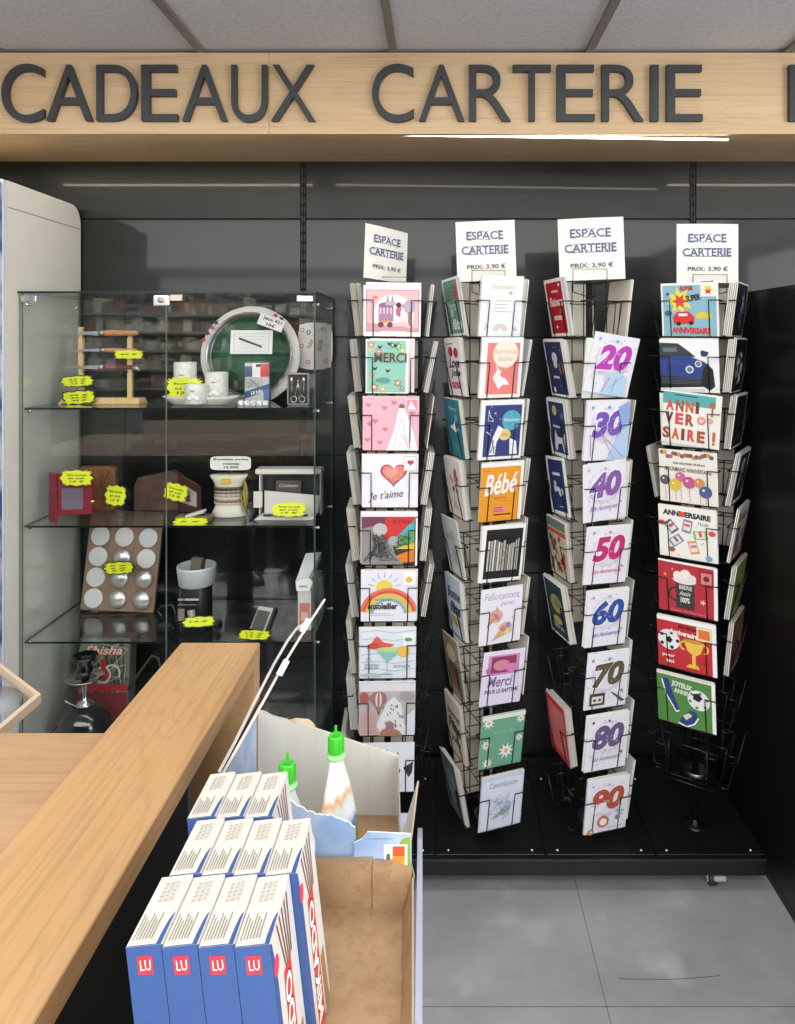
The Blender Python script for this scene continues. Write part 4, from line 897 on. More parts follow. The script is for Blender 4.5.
YEL = (226, 236, 40)
def star_tag(px0, px1, py0, py1, D, label, lean=15, roll=0, text=None, back=False, seed=0):
    """fluorescent starburst price label; px box of the photo at depth D"""
    w = (px1 - px0) / F * D; L_ = math.radians(lean); te = (EYE - Z(py1, D)) / D; h = (py1 - py0) / F * D / (math.cos(L_) + math.sin(L_) * te)
    mb = MB(); n = 16; poly = []; R = random.Random(int(px0 + py0))
    for k in range(2 * n):
        t = PI * k / n; rr = 1.0 if k % 2 == 0 else .82
        q = lambda v: math.copysign(abs(v) ** .42, v)
        poly.append((w / 2 * q(math.cos(t)) * rr * R.uniform(.92, 1.04), h / 2 + h / 2 * q(math.sin(t)) * rr))
    zmin = min(p[1] for p in poly); poly = [(x, z - zmin) for x, z in poly]
    mb.prism(poly, 0, .001, M(YEL, .6))
    if back: mb.prism([(x * 1.12, (z - h / 2) * 1.2 + h / 2 - .0) for x, z in poly], .0012, .0018, M((30, 36, 30), .6))
    a = Art(w, h); c = (52, 60, 30)
    for r in range(3 if h > .03 else 1):
        y = (.68 - .2 * r) if h > .03 else .5
        a.text((text or ['Porte monnaie', 'en cuir', '15 €', 'prix 12 €', 'Lot 8 €'])[r % 5] if text is None or isinstance(text, list) else text, .2 + .04 * r, y - .06, .8 - .03 * r, y + .07 if h > .03 else y + .12, c, .02, .2)
    a.put(mb)
    cx = X((px0 + px1) / 2, D); zb = Z(py1, D)
    o = link('price_tag', mb.mesh('price_tag'), None, Matrix.Translation((cx, D, zb)) @ Matrix.Rotation(math.radians(-lean), 4, 'X') @ Matrix.Translation((0, 0, 0)) @ Matrix.Rotation(math.radians(roll), 4, 'Y'))
    return props(o, label, 'price tag', 'yellow star price tags in the showcase')

def goods():
    # ---- top shelf
    D = 2.22
    o = E('knife_stand', (X(104, D), D, S1 + .0005), 'small pale wooden knife display stand with two notched posts', 'stand')
    mb = MB(); x0, x1 = X(62, D), X(145, D)
    vs = [(x0, D - .025, S1 + .0005), (x1 - .008, D - .025, S1 + .0005), (x1, D + .02, S1 + .0005), (x0 + .008, D + .02, S1 + .0005)]
    vs += [(v[0] * 1 + (.012 if i in (0, 3) else -.004), v[1] * 1 + (.008 if i < 2 else -.008), S1 + .018) for i, v in enumerate(vs)]
    mb.add(vs, [(0, 3, 2, 1), (4, 5, 6, 7), (0, 1, 5, 4), (1, 2, 6, 5), (2, 3, 7, 6), (3, 0, 4, 7)], OAK_S); W(mb, 'base', o)
    for px, t in ((81, 327), (130, 333)):
        mb = MB(); x = X(px, D); zt = Z(t, D); zb = S1 + .0182; pts = [(x - .007, zb), (x + .007, zb)]
        for ky in (372, 353, 337):
            z = Z(ky, D)
            if z < zt: pts += [(x + .007, z - .004), (x + .004, z), (x + .007, z + .004)]
        pts += [(x + .006, zt), (x - .006, zt)]
        for ky in (337, 353, 372):
            z = Z(ky, D)
            if z < zt: pts += [(x - .007, z + .004), (x - .004, z), (x - .007, z - .004)]
        mb.prism(pts, D - .004, D + .008, OAK_S); W(mb, 'post', o)
    for (bx0, bx1, hx, yb, th, col, lab, bol) in ((70, 104, 138, 333, 6.0, (206, 146, 92), 'top folding knife with a light orange wooden handle', 0), (66, 105, 136, 350, 4.2, (200, 150, 96), 'middle folding knife with a slim pale wooden handle', 0), (58, 104, 132, 367, 5.2, (120, 62, 46), 'lowest folding knife with a reddish brown handle and steel end', 1)):
        Dk = D - .011; zc = Z(yb, Dk); k = E('folding_knife', (X(bx1, Dk), Dk, zc), lab, 'knife', 'knives on the wooden stand')
        hh = th / F * Dk / 2
        mb = MB(); mb.prism([(X(bx0, Dk), zc - hh * .2), (X(bx1 - 4, Dk), zc - hh * .9), (X(bx1, Dk), zc - hh * .8), (X(bx1, Dk), zc + hh * .7), (X(bx0 + 14, Dk), zc + hh * .45)], Dk - .001, Dk + .001, STEEL); W(mb, 'blade', k)
        mb = MB(); pr = []
        n = 10
        for i in range(n + 1):
            u = i / n; pr.append((X(bx1 + (hx - bx1) * u, Dk), zc - .0008 * math.sin(PI * u), hh * (1 + .12 * math.sin(2 * PI * u)) * (1.0 if i < n else .7)))
        mb.tube([(a, Dk, b) for a, b, c in pr], [c for a, b, c in pr], noise_mat('handle_wood', [c * .82 for c in col], col, (60, 300, 300), 3, .35), 10); W(mb, 'handle', k)
        mb = MB(); mb.tube([(X(bx1 - 5, Dk), Dk, zc), (X(bx1, Dk), Dk, zc)], hh * .95, STEEL, 10)
        if bol: mb.tube([(X(hx + .3, Dk), Dk, zc), (X(hx + 5, Dk), Dk, zc - .004), (X(hx + 8, Dk), Dk, zc - .012)], [hh * .8, hh * .9, .001], STEEL, 8)
        W(mb, 'bolster', k)
    Dt = D - .02
    star_tag(113, 144, 350, 359, Dt, 'yellow star price tag hanging under the middle knife handle', 0, text='40 €')
    star_tag(61, 94, 376, 386.5, Dt, 'upper yellow star price tag at the left of the knife stand', 0, -3, text='45 €', back=True)
    star_tag(62, 96, 391, 404, D - .034, 'lower yellow star price tag at the foot of the knife stand', 0, -4, text='49 €', back=True)
    # ceramic tray with three candle cups
    D = 2.17; W_ = noise_mat('white_ceramic', (214, 212, 206), (236, 235, 230), (120, 120, 120), 4, .4)
    mb = MB(); mb.lathe([(.075, 0), (.085, .002), (.105, .018), (.117, .026), (.112, .027), (.1, .019), (.08, .006), (0, .005)], W_, 32, (X(201, D), D, S1 + .0005), sy=.42)
    W(mb, 'oval_dish', label='shallow white oval dish holding three candle cups', cat='dish')
    for px0, px1, t, b, dd, lab in ((174, 196.5, 362, 386, .024, 'tall white patterned candle cup at the back left of the dish'), (204, 229.5, 372, 396, .008, 'white patterned candle cup at the right of the dish'), (185, 208, 384, 399, -.04, 'low white candle cup at the front of the dish')):
        Dd = D + dd; c = (X((px0 + px1) / 2, Dd), Dd, S1 + .0068); r = (px1 - px0) / 2 / F * Dd * .98; r = min(r, .034); h = Z(t, Dd) - c[2]
        o = E('candle_cup', c, lab, 'candle', 'white candle cups')
        mb = MB(); mb.lathe([(r * .94, 0), (r, .003), (r, h - .002), (r * .95, h), (r * .88, h - .001), (r * .86, h - .008), (0, h - .009)], W_, 28, c); W(mb, 'cup', o)
        mb = MB()
        for k in range(3): mb.lathe([(0, -.006), (.006, -.004), (.008, 0), (.006, .004), (0, .006)], WHITE, 10, (c[0] - r * .3 + k * .011, c[1] - r * .95 - .002, c[2] + h * .3 + (k % 2) * .004), sy=.5)
        mb.lathe([(0, -.004), (.01, 0), (0, .004)], M((190, 170, 110), .5), 6, (c[0], c[1] - r * .98, c[2] + h * .68), sy=.3); W(mb, 'shell_relief', o)
    star_tag(166, 203, 377, 399, 2.156, 'yellow star price tag in front of the candle cups', 0, 0, text=['Bougeoirs', 'lot de 3', '12 €'])
    # round game tray
    D = 2.34; c = P(250, 355, D)
    o = E('dice_tray', (c[0], D, S1 + .001), 'large round dice game tray with green felt and clear rim', 'game tray')
    T = Matrix.Translation(c) @ Matrix.Rotation(math.radians(82), 4, 'X'); r = 50 / F * D
    mb = MB(); mb.lathe([(r * .7, -.012), (r * .99, -.010), (r * 1.0, -.006), (r * .99, -.004), (r * .7, -.004)], M((236, 234, 230), .4), 48, T=T); W(mb, 'rim_board', o)
    mb = MB(); mb.lathe([(0, -.0038), (r * .8, -.0035), (r * .83, .003), (r * .86, .016), (r * .845, .018), (r * .81, .006), (r * .78, -.001), (0, -.001)], M((150, 156, 154), .12, .6), 48, T=T); W(mb, 'metal_bowl', o)
    mb = MB(); mb.lathe([(0, 0), (r * .76, 0), (r * .77, .0015), (0, .0016)], noise_mat('green_felt', (48, 92, 66), (74, 122, 90), (40, 40, 40), 4, .5), 40, T=T); W(mb, 'felt', o)
    mb = MB(); a = Art(.12, .03)
    a.star(.1, .3, .09, .04, 5, (200, 60, 80)); a.star(.3, .55, .09, .04, 5, Bk); a.star(.5, .6, .1, .04, 5, (200, 60, 80)); a.star(.66, .75, .09, .04, 5, Bk); a.put(mb, Matrix.Translation((c[0] - .105, D - .012, c[2] + .075)) @ Matrix.Rotation(-.75, 4, 'Y'))
    a = Art(.05, .02); a.star(.3, .5, .2, .1, 5, (200, 60, 80)); a.star(.75, .4, .18, .1, 5, Bk); a.put(mb, Matrix.Translation((c[0] + .09, D - .012, c[2] + .115)) @ Matrix.Rotation(.5, 4, 'Y')); W(mb, 'suit_print', o)
    Dn = D - .04
    def sheet(name, px0, px1, py0, py1, D, fn, label, cat, lean=0, yaw=0, roll=0, t=.0012, col=(240, 240, 240), group=None):
        w = (px1 - px0) / F * D; h = (py1 - py0) / F * D
        mb = MB(); mb.box(-w / 2, w / 2, 0, t, 0, h, M(col, .5)); a = Art(w, h)
        if fn: fn(a)
        a.put(mb)
        ob = link(name, mb.mesh(name), None, Matrix.Translation((X((px0 + px1) / 2, D), D, Z(py1, D))) @ Matrix.Rotation(math.radians(yaw), 4, 'Z') @ Matrix.Rotation(math.radians(-lean), 4, 'X') @ Matrix.Rotation(math.radians(roll), 4, 'Y'))
        return props(ob, label, cat, group)
    sheet('score_pad', 230, 272, 330, 354, D - .032, lambda a: (a.rect(.06, .1, .94, .9, (222, 222, 220)), a.rect(.1, .14, .9, .84, (238, 238, 236)), a.lines(.12, .2, .88, .8, 5, (200, 200, 204), .008, 0), a.line([(.2, .66), (.75, .3)], .05, (60, 62, 80))), 'small white score pad with a dark pencil on green felt', 'notepad', 8, t=.004)
    sheet('price_card', 256, 282, 316, 328, D - .038, lambda a: (a.text('Jeux 421', .15, .5, .9, .85, (50, 50, 50), .03), a.text('10€', .35, .12, .7, .4, (50, 50, 50), .03)), 'white JEUX 421 price card tilted on the green tray', 'price card', 4, 0, 20)
    D = 2.25
    o = E('dice_box', (X(257, D), D, S1 + .001), 'blue and white dice box with French flag top and LE DÉS lettering', 'box')
    def fn(a):
        a.rect(0, 0, 1, 1, (206, 206, 204)); a.rect(0, .64, .32, .92, (70, 86, 130)); a.rect(.3, .62, .66, 1, (236, 236, 236)); a.rect(.64, .64, 1, .98, (214, 76, 70)); a.rect(.0, .34, .75, .63, (190, 188, 184)); a.scrib(.05, .36, .7, .6, 12, (130, 130, 130), .02)
        a.poly([(0, .08), (0, .26), (1, .46), (1, .28)], (54, 86, 130)); a.text('LE DÉS', .25, .2, .75, .3, Wh, .04, 0, .16); a.rect(.78, 0, 1, .3, (90, 130, 180)); a.rect(.46, .9, .66, .97, (60, 60, 60))
    w = 25 / F * D; h = 40 / F * D; mb = MB(); T = Matrix.Translation((X(257, D), D, S1 + .001)) @ Matrix.Rotation(.1, 4, 'Z'); mb.bbox(-w / 2, w / 2, 0, .03, 0, h, M((90, 110, 150), .4), .002, T=T); a = Art(w * .94, h * .96); fn(a); a.put(mb, T @ Matrix.Translation((0, 0, h * .02))); W(mb, 'carton', o)
    D = 2.14
    for k in range(5):
        mb = MB(); x = X(241 + 6.2 * k, D); mb.bbox(x - .0075, x + .0075, D - .0075, D + .0075, S1 + .0004, S1 + .0154, WHITE, .0022)
        for dx, dz in ((-.003, .004), (.003, .011), (0, .0075))[:1 + k % 3]: mb.box(x + dx - .0012, x + dx + .0012, D - .0077, D - .0074, S1 + dz - .001, S1 + dz + .0016, BLACK)
        W(mb, 'die', label='small white die in the row in front of the dice box', cat='die', group='white dice in a row')
    # manicure set
    D = 2.16; o = E('manicure_set', (X(298, D), D, S1 + .0005), 'black cased manicure set with scissors in a steel frame', 'manicure set')
    w = 22 / F * D; h = 32 / F * D; T = Matrix.Translation((X(298, D), D, S1 + .0005)) @ Matrix.Rotation(.05, 4, 'Z')
    mb = MB(); mb.bbox(-w / 2, w / 2, 0, .02, 0, h, M((190, 188, 182), .3, .8), .003, T=T); W(mb, 'frame', o)
    mb = MB(); mb.box(-w / 2 + .004, w / 2 - .004, -.001, -.0002, .004, h - .004, M((20, 20, 22), .5), T=T); W(mb, 'case_lining', o)
    mb = MB()
    for s in (-1, 1):
        mb.tube([(s * .003 + .011 * math.cos(t) * .8 + s * .009, -.003, .018 + .009 * math.sin(t)) for t in [2 * PI * k / 12 for k in range(12)]], .0013, CHROME, 5, T=T, closed=True)
        mb.tube([(s * .008, -.003, .028), (-s * .002, -.003, h - .02)], .0014, CHROME, 5, T=T)
    W(mb, 'scissors', o)
    for s in (-1, 1):
        mb = MB(); mb.lathe([(0, 0), (.0035, .002), (.0035, .03), (.0055, .034), (.0055, .044), (0, .047)], CHROME, 10, T=T @ Matrix.Translation((s * .018, -.004, h - .058))); W(mb, 'tool', o)
    mb = MB(); mb.lathe([(0, 0), (.045, 0), (.045, .0015), (0, .0016)], M((190, 196, 90), .5), 24, (X(302, D), D - .012, S1 - .0) , sy=.4); 
    # wavy edged plaque
    D = 2.385
    w = 34 / F * D; h = 46 / F * D; pts = []
    for k in range(40):
        t = 2 * PI * k / 40; q = lambda v: math.copysign(abs(v) ** .3, v); rr = 1 + .03 * math.cos(8 * t)
        pts.append((w / 2 * q(math.cos(t)) * rr, h / 2 + h / 2 * q(math.sin(t)) * rr))
    mb = MB(); mb.prism(pts, 0, .004, M((226, 222, 220), .5)); a = Art(w, h)
    for x, y, c in ((.12, .85, (206, 70, 90)), (.3, .8, (60, 50, 50)), (.75, .86, (70, 66, 60)), (.1, .5, (200, 60, 80)), (.3, .15, (206, 90, 110)), (.82, .18, (200, 70, 90))): a.star(x, y, .09, .05, 6, c); a.circ(x, y, .035, (240, 230, 220), 8)
    a.text('Poker', .2, .5, .5, .6, (130, 110, 70), .02, .3, 1.3); a.text('belote', .45, .45, .8, .58, (130, 110, 70), .02, .3, 1.3); a.star(.88, .5, .06, .02, 4, Bk); a.put(mb)
    props(link('card_game_plaque', mb.mesh('card_game_plaque'), None, Matrix.Translation((X(315, D), D, Z(369, D))) @ Matrix.Rotation(-.05, 4, 'X')), 'white wavy edged plaque with suit symbols beside the green tray', 'plaque')
    mb = MB(); T = Matrix.Translation((X(315, D), D + .01, S1 + .0005)); mb.box(-.02, .02, 0, .03, 0, .085, M((40, 40, 44), .4), T=T)
    W(mb, 'plaque_easel', label='small dark easel under the wavy edged plaque', cat='easel')

    # ---- second shelf
    D = 2.13; RED = noise_mat('red_leather', (120, 24, 42), (146, 34, 54), (60, 60, 60), 4, .4)
    o = E('red_wallet', (X(70, D), D, S2 + .0005), 'red leather wallet standing open with a clear window', 'wallet')
    zb = S2 + .0005; h = .145
    mb = MB(); T = Matrix.Translation((X(61, D), D - .025, zb)) @ Matrix.Rotation(math.radians(140), 4, 'Z'); mb.bbox(0, .048, -.004, .004, 0, h, RED, .002, T=T); W(mb, 'flap', o)
    mb = MB(); T2 = Matrix.Translation((X(61, D), D - .022, zb)) @ Matrix.Rotation(math.radians(12), 4, 'Z')
    mb.bbox(0, .096, 0, .012, .02, h, RED, .002, T=T2); W(mb, 'body', o)
    mb = MB(); mb.box(.012, .07, -.001, -.0001, .038, .1, M((120, 112, 124), .15), T=T2); W(mb, 'window', o)
    mb = MB(); mb.lathe([(.007, 0), (.008, .003), (.005, .008), (0, .009)], M((214, 180, 100), .25, 1), 12, T=T2 @ Matrix.Translation((.098, -.006, .06)) @ Matrix.Rotation(PI / 2, 4, 'X')); W(mb, 'clasp', o)
    D = 2.24; BR = noise_mat('brown_leather', (104, 66, 40), (138, 92, 58), (40, 40, 40), 4, .5)
    o = E('brown_pouch', (X(95, D), D, S2 + .0005), 'soft tan leather pouch behind the red wallet', 'pouch')
    mb = MB(); mb.bbox(X(76, D), X(114, D), D, D + .035, S2 + .0005, Z(467, D), BR, .008); W(mb, 'body', o)
    mb = MB(); mb.tube([(X(108, D), D - .003, Z(470, D)), (X(104, D), D - .006, Z(480, D)), (X(106, D), D - .006, Z(498, D)), (X(110, D), D - .002, Z(506, D))], .003, BR, 6); W(mb, 'strap', o)
    star_tag(60, 93, 470, 486, 2.08, 'yellow star price tag on the red wallet', 0, 0)
    star_tag(103.5, 125, 485, 506, 2.17, 'yellow star price tag beside the tan pouch', 0, 6)
    D = 2.27; DBR = noise_mat('dark_leather', (66, 46, 38), (92, 66, 54), (40, 40, 40), 4, .5)
    mb = MB(); n = 12; pts = [(X(134, D), S2 + .0005), (X(181, D), S2 + .0005), (X(181, D), Z(478, D)), (X(172, D), Z(471, D)), (X(150, D), Z(476, D)), (X(138, D), Z(478, D)), (X(134, D), Z(486, D))]
    mb.prism(pts, D, D + .03, DBR); W(mb, 'purse', label='dark brown leather purse lying in the middle of the second shelf', cat='purse')
    o = E('photo_wallet', (X(194, D), D, S2 + .0005), 'open dark wallet with a pale photo inside', 'wallet')
    T = Matrix.Translation((X(180.5, D), D - .004, S2 + .0005)) @ Matrix.Rotation(math.radians(-32), 4, 'Z'); mb = MB()
    mb.prism([(0, 0), (.1, 0), (.1, .08), (.085, .092), (.035, .105), (0, .12)], -.008, 0, M((72, 42, 36), .4), T=T); W(mb, 'cover', o)
    mb = MB(); mb.prism([(.025, .028), (.088, .022), (.088, .066), (.03, .084)], -.0092, -.0084, M((186, 174, 170), .4), T=T); mb.prism([(.04, .035), (.06, .034), (.055, .07)], -.0096, -.0093, M((130, 70, 70), .4), T=T); W(mb, 'photo', o)
    star_tag(161, 186, 483, 501, 2.2, 'yellow star price tag in front of the dark purse', 0, 14)
    star_tag(171, 207, 517.5, 526, 2.095, 'yellow star price tag lying by the small pillbox', 50, 0, text='5 €')
    D = 2.13; o = E('pill_box', (X(193, D), D, S2 + .0005), 'small gold edged box with a white lid near the bracelets', 'box')
    mb = MB(); mb.bbox(X(176, D), X(211, D), D - .01, D + .03, S2 + .0005, S2 + .016, M((140, 124, 88), .35, .5), .003); W(mb, 'tray', o)
    mb = MB(); T = Matrix.Translation((X(196, D), D, S2 + .018)) @ Matrix.Rotation(-.3, 4, 'Y'); mb.bbox(-.03, .03, -.012, .015, 0, .009, M((214, 210, 200), .4), .003, T=T); W(mb, 'lid', o)
    # bracelet roll
    D = 2.2; c = (X(229, D), D, S2 + .0005); o = E('bracelet_display', c, 'cream display roll wrapped with beaded bracelets', 'jewellery display')
    mb = MB(); ht = .125; mb.lathe([(.052, 0), (.055, .002), (.046, .02), (.04, .035), (.04, .088), (.047, .105), (.058, ht - .003), (.055, ht), (0, ht)], M((226, 220, 204), .6), 28, c, sy=.6); W(mb, 'roll', o)
    mb = MB(); mb.box(c[0] - .014, c[0] + .014, D - .0345, D - .0325, c[2] + .104, c[2] + .119, M((226, 180, 60), .5)); W(mb, 'label', o)
    for z, col in ((.04, (206, 190, 170)), (.047, (150, 100, 90)), (.055, (214, 200, 180)), (.064, (176, 168, 150)), (.073, (110, 100, 90)), (.082, (60, 56, 54)), (.088, (120, 104, 60))):
        mb = MB(); nn = 36
        mb.tube([(c[0] + .0425 * math.cos(2 * PI * k / nn), c[1] + .0265 * math.sin(2 * PI * k / nn), c[2] + z + .001 * math.sin(k * 3)) for k in range(nn)], [.0036 if k % 2 else .0024 for k in range(nn)], M(col, .4), 6, closed=True); W(mb, 'bracelet', o)
    mb = MB(); R = random.Random(2)
    for k in range(10): 
        x = c[0] + .046 + R.uniform(0, .016); z = c[2] + R.uniform(.05, .1); mb.tube([(x - .006, D - .02, z + .01), (x, D - .024, z - .01), (x + .002, D - .022, z - .04)], .0018, M((170, 150, 70), .5), 5)
    W(mb, 'tassels', o)
    w = 41 / F * 2.1; h = 14 / F * 2.1; mb = MB(); pts = []
    for k in range(24):
        t = 2 * PI * k / 24; q = lambda v: math.copysign(abs(v) ** .35, v); pts.append((w / 2 * q(math.cos(t)), h / 2 + h / 2 * q(math.sin(t))))
    mb.prism(pts, 0, .0015, M((234, 232, 228), .5)); a = Art(w, h); a.text('Bracelets perles', .08, .66, .94, .86, (40, 40, 40), .03); a.text('mixtes', .32, .38, .72, .54, (40, 40, 40), .03); a.text('10.90€', .34, .12, .7, .3, (40, 40, 40), .03); a.put(mb)
    sg = E('bracelet_sign', (X(231.5, 2.2), 2.2, S2 + .126), 'rounded white sign reading BRACELETS PERLES MIXTES', 'sign')
    s_ = link('sign_face', mb.mesh('sign_face'), sg, Matrix.Translation((0, -.01, .014)) @ Matrix.Scale(1.04, 4))
    mb = MB(); mb.tube([(X(231.5, 2.2), 2.2, S2 + .1262), (X(231.5, 2.2), 2.195, S2 + .15)], .001, CHROME, 5); W(mb, 'wire_stem', sg)
    # white jewellery box
    D = 2.17; o = E('pen_gift_box', (X(285, D), D, S2 + .0005), 'open white gift box with black lining and a pen', 'box')
    WB = M((222, 218, 212), .5); BL = M((22, 22, 24), .5); xa, xb = X(258, D), X(318, D)
    mb = MB()
    mb.box(xa, xb, D + .06, D + .068, S2 + .001, Z(474, D + .06), BL); mb.box(xa - .004, xa, D + .03, D + .07, S2 + .001, Z(471, D + .06), WB); mb.box(xb, xb + .004, D + .03, D + .07, S2 + .001, Z(473, D + .06), WB)
    mb.bbox(xa - .014, xb + .006, D + .02, D + .075, Z(472, D + .06), Z(467, D + .06), WB, .002); W(mb, 'lid', o)
    mb = MB(); xa2, xb2 = X(263, D), X(313, D)
    mb.prism([(xa2, S2 + .012), (xb2 + .012, S2 + .012), (xb2 + .02, Z(497, D)), (xa2, Z(492, D))], D + .018, D + .022, WB)
    mb.prism([(xa2 - .02, S2 + .0006), (xb2 + .004, S2 + .0006), (xb2 + .012, S2 + .012), (xa2, S2 + .012)], D - .03, D + .018, WB)
    mb.box(xa2 - .03, xa2 - .004, D + .005, D + .01, Z(508, D), Z(492, D), WB); W(mb, 'tray', o)
    mb = MB(); mb.tube([(xa2 + .01, D - .035, S2 + .016), (xb2 - .01, D - .035, S2 + .016)], .0035, M((60, 60, 64), .3), 8); mb.tube([(xa2 + .02, D - .031, S2 + .016), (xa2 + .06, D - .031, S2 + .016)], .004, CHROME, 8); W(mb, 'pen', o)
    sheet('booklet', 276, 301, 481, 493, D + .035, lambda a: (a.rect(0, 0, 1, 1, (86, 74, 72)), a.text('Cadeau', .12, .5, .88, .75, (190, 180, 170), .02, .3)), 'small brown leaflet leaning inside the white gift box', 'leaflet')
    star_tag(270, 307, 502, 517, 2.105, 'yellow star price tag in the white gift box', 20, 0)

    # ---- third shelf
    D = 2.33; bt = Z(515, 2.39); bb = S3 + .0006
    o = E('lens_board', (X(120, D), D, bb), 'wooden board of twelve round silver compact mirrors leaning back', 'display board')
    ang = math.radians(9); hb = .312; wt, wb = .118, .118
    T = Matrix.Translation((X(121, D), D - .03, bb + .0045)) @ Matrix.Rotation(-ang, 4, 'X') @ Matrix.Rotation(math.radians(2.5), 4, 'Y')
    mb = MB(); wdm = wood_mat('board_wood', (138, 112, 94), (104, 80, 64), (156, 130, 110), 'z', .6)
    for k in range(4): mb.box(-.118 + .059 * k + .0008, -.118 + .059 * (k + 1) - .0008, 0, .012, 0, hb, wdm, T=T)
    mb.box(-.117, .117, .003, .009, .001, hb - .001, wdm, T=T)
    W(mb, 'board', o)
    for r_ in range(4):
        for c_ in range(3):
            cx, cz = -.078 + .078 * c_, hb - .082 - .0645 * r_
            mir = (r_, c_) in ((1, 1), (2, 1), (2, 2), (3, 1), (3, 2))
            mb = MB(); TT = T @ Matrix.Translation((cx, -.0003, cz)) @ Matrix.Rotation(PI / 2, 4, 'X')
            if mir: mb.lathe([(0, 0), (.0275, 0), (.029, .004), (.026, .009), (.012, .014), (0, .015)], M((214, 212, 208), .3, .75), 24, T=TT)
            else: mb.lathe([(0, 0), (.029, 0), (.031, .003), (.030, .0055), (.027, .006), (0, .0062)], M((220, 220, 218), .35), 24, T=TT)
            W(mb, 'mirror', o)
    star_tag(104, 134, 562, 574, 2.26, 'yellow star price tag across the mirror board', 0, -3, text='9 €', back=True)
    D = 2.18; c = (X(196.5, D), D, S3 + .0005); o = E('lighter_canister', c, 'black cylindrical canister with wide grey rim holding pocket knives', 'canister')
    r = .051; mb = MB(); mb.lathe([(r * .9, 0), (r * .92, .002), (r * .92, .13), (r * .9, .132), (0, .132)], M((24, 24, 26), .35), 32, c); W(mb, 'body', o)
    mb = MB(); zt = .19; mb.lathe([(r * .97, .1325), (r, .134), (r * 1.12, zt - .006), (r * 1.12, zt), (r * 1.04, zt), (r * .95, .15), (0, .149)], M((206, 210, 214), .4, .2), 32, c); W(mb, 'rim', o)
    mb = MB(); a = Art(.075, .1); a.rect(.08, .8, .3, .86, (160, 160, 160)); a.rect(.34, .8, .9, .86, (190, 190, 190)); a.rect(.08, .66, .8, .69, (130, 130, 130)); a.rect(.08, .2, .34, .56, (136, 132, 122)); a.rrect(.62, .36, .3, .44, .15, (150, 146, 138)); a.rrect(.62, .36, .1, .4, .15, (200, 196, 190)); a.rect(.5, .04, .95, .14, (150, 150, 150)); a.put(mb, Matrix.Translation((c[0] - .006, D - r * .92 - .004, c[2] + .02))); W(mb, 'front_print', o)
    mb = MB(); T = Matrix.Translation((c[0], D, c[2] + .15)) @ Matrix.Rotation(.12, 4, 'Y'); mb.bbox(-.02, .012, -.01, .01, -.0005, .062, M((110, 102, 90), .4), .002, T=T); mb.bbox(.013, .02, -.008, .008, .002, .06, M((52, 50, 48), .4), .002, T=T)
    W(mb, 'pocket_knives', o)
    star_tag(182, 215, 616.5, 627, 2.1, 'yellow star price tag at the foot of the canister', 20, -3, text='14 €', back=True)
    D = 2.14
    mb = MB(); mb.tube([P(157, 611, D), P(162, 606, D), P(172, 605, D), P(175, 611, D), P(176, 622, D)], .0022, M((90, 90, 94), .3, .7), 6); mb.tube([P(164, 622, D), P(158, 611, D), P(166, 607, D), (X(168, D), D, S3 + .004)], .0035, M((20, 20, 22), .3), 6); mb.bbox(X(157, D), X(174, D), D - .01, D + .015, S3 + .0005, S3 + .03, M((18, 18, 20), .35), .008); W(mb, 'black_trinket', label='small black trinket with wire loops left of the canister', cat='trinket')
    mb = MB(); D = 2.16; mb.bbox(X(211, D), X(222, D), D - .01, D + .02, S3 + .0005, S3 + .03, M((16, 16, 18), .3), .009); W(mb, 'lighter', label='small black lighter right of the canister', cat='lighter')
    # small frame box
    D = 2.13; o = E('lighter_gift_box', (X(257, D), D, S3 + .0005), 'open black gift box with a grey metal lighter inside', 'box')
    T = Matrix.Translation((X(256, D), D, S3 + .001)) @ Matrix.Rotation(-.42, 4, 'Z') @ Matrix.Rotation(math.radians(-38), 4, 'X')
    mb = MB(); mb.bbox(-.033, .033, 0, .02, 0, .085, M((16, 16, 17), .4), .003, T=T); W(mb, 'case', o)
    mb = MB(); mb.box(-.026, .026, -.002, -.0002, .012, .08, M((200, 200, 196), .4), T=T); mb.box(-.022, .022, -.004, -.0021, .012, .068, M((112, 116, 110), .3, .6), T=T); W(mb, 'metal_lighter', o)
    star_tag(236, 269, 630, 639.5, 2.085, 'yellow star price tag lying before the black gift box', 60, 3, text='16 €')
    # white dispenser
    D = 2.16; o = E('flint_dispenser', (X(307, D), D, S3 + .0005), 'white cardboard dispenser with red strip and sloping lid at the right end', 'dispenser')
    mb = MB(); xa, xb = X(298, D), X(311, D); mb.box(xa, xb, D, D + .035, S3 + .0005, Z(591, D), M((218, 214, 210), .5)); W(mb, 'body', o)
    mb = MB(); a = Art(xb - xa, .08); a.rect(.1, .1, .9, .95, (206, 130, 120)); a.rect(.25, .3, .75, .6, (220, 190, 180)); a.rect(.1, .1, .9, .2, (190, 40, 40)); a.put(mb, Matrix.Translation(((xa + xb) / 2, D, S3 + .006))); W(mb, 'front_print', o)
    mb = MB(); z0 = Z(590, D)
    mb.prism([(X(297, D), z0), (X(310, D), z0), (X(313, D), z0 + .025), (X(309, D), z0 + .04), (X(296, D), z0 + .03)], D - .008, D + .002, WHITE)
    vs = [(X(296, D), D + .003, z0 + .03), (X(309, D), D + .003, z0 + .04), (X(328, D + .1) * 1 - .02, D + .1, z0 + .085), (X(312, D + .1) - .02, D + .1, z0 + .08)]
    mb.add(vs + [(v[0], v[1], v[2] - .02) for v in vs], [(0, 1, 2, 3), (7, 6, 5, 4), (0, 4, 5, 1), (1, 5, 6, 2), (2, 6, 7, 3), (3, 7, 4, 0)], WHITE)
    a = Art(.034, .02); a.text('ZIPPO', .12, .3, .9, .6, (60, 60, 60), .03); a.put(mb, Matrix.Translation((X(303.5, D), D - .0082, z0 + .004))); W(mb, 'lid', o)

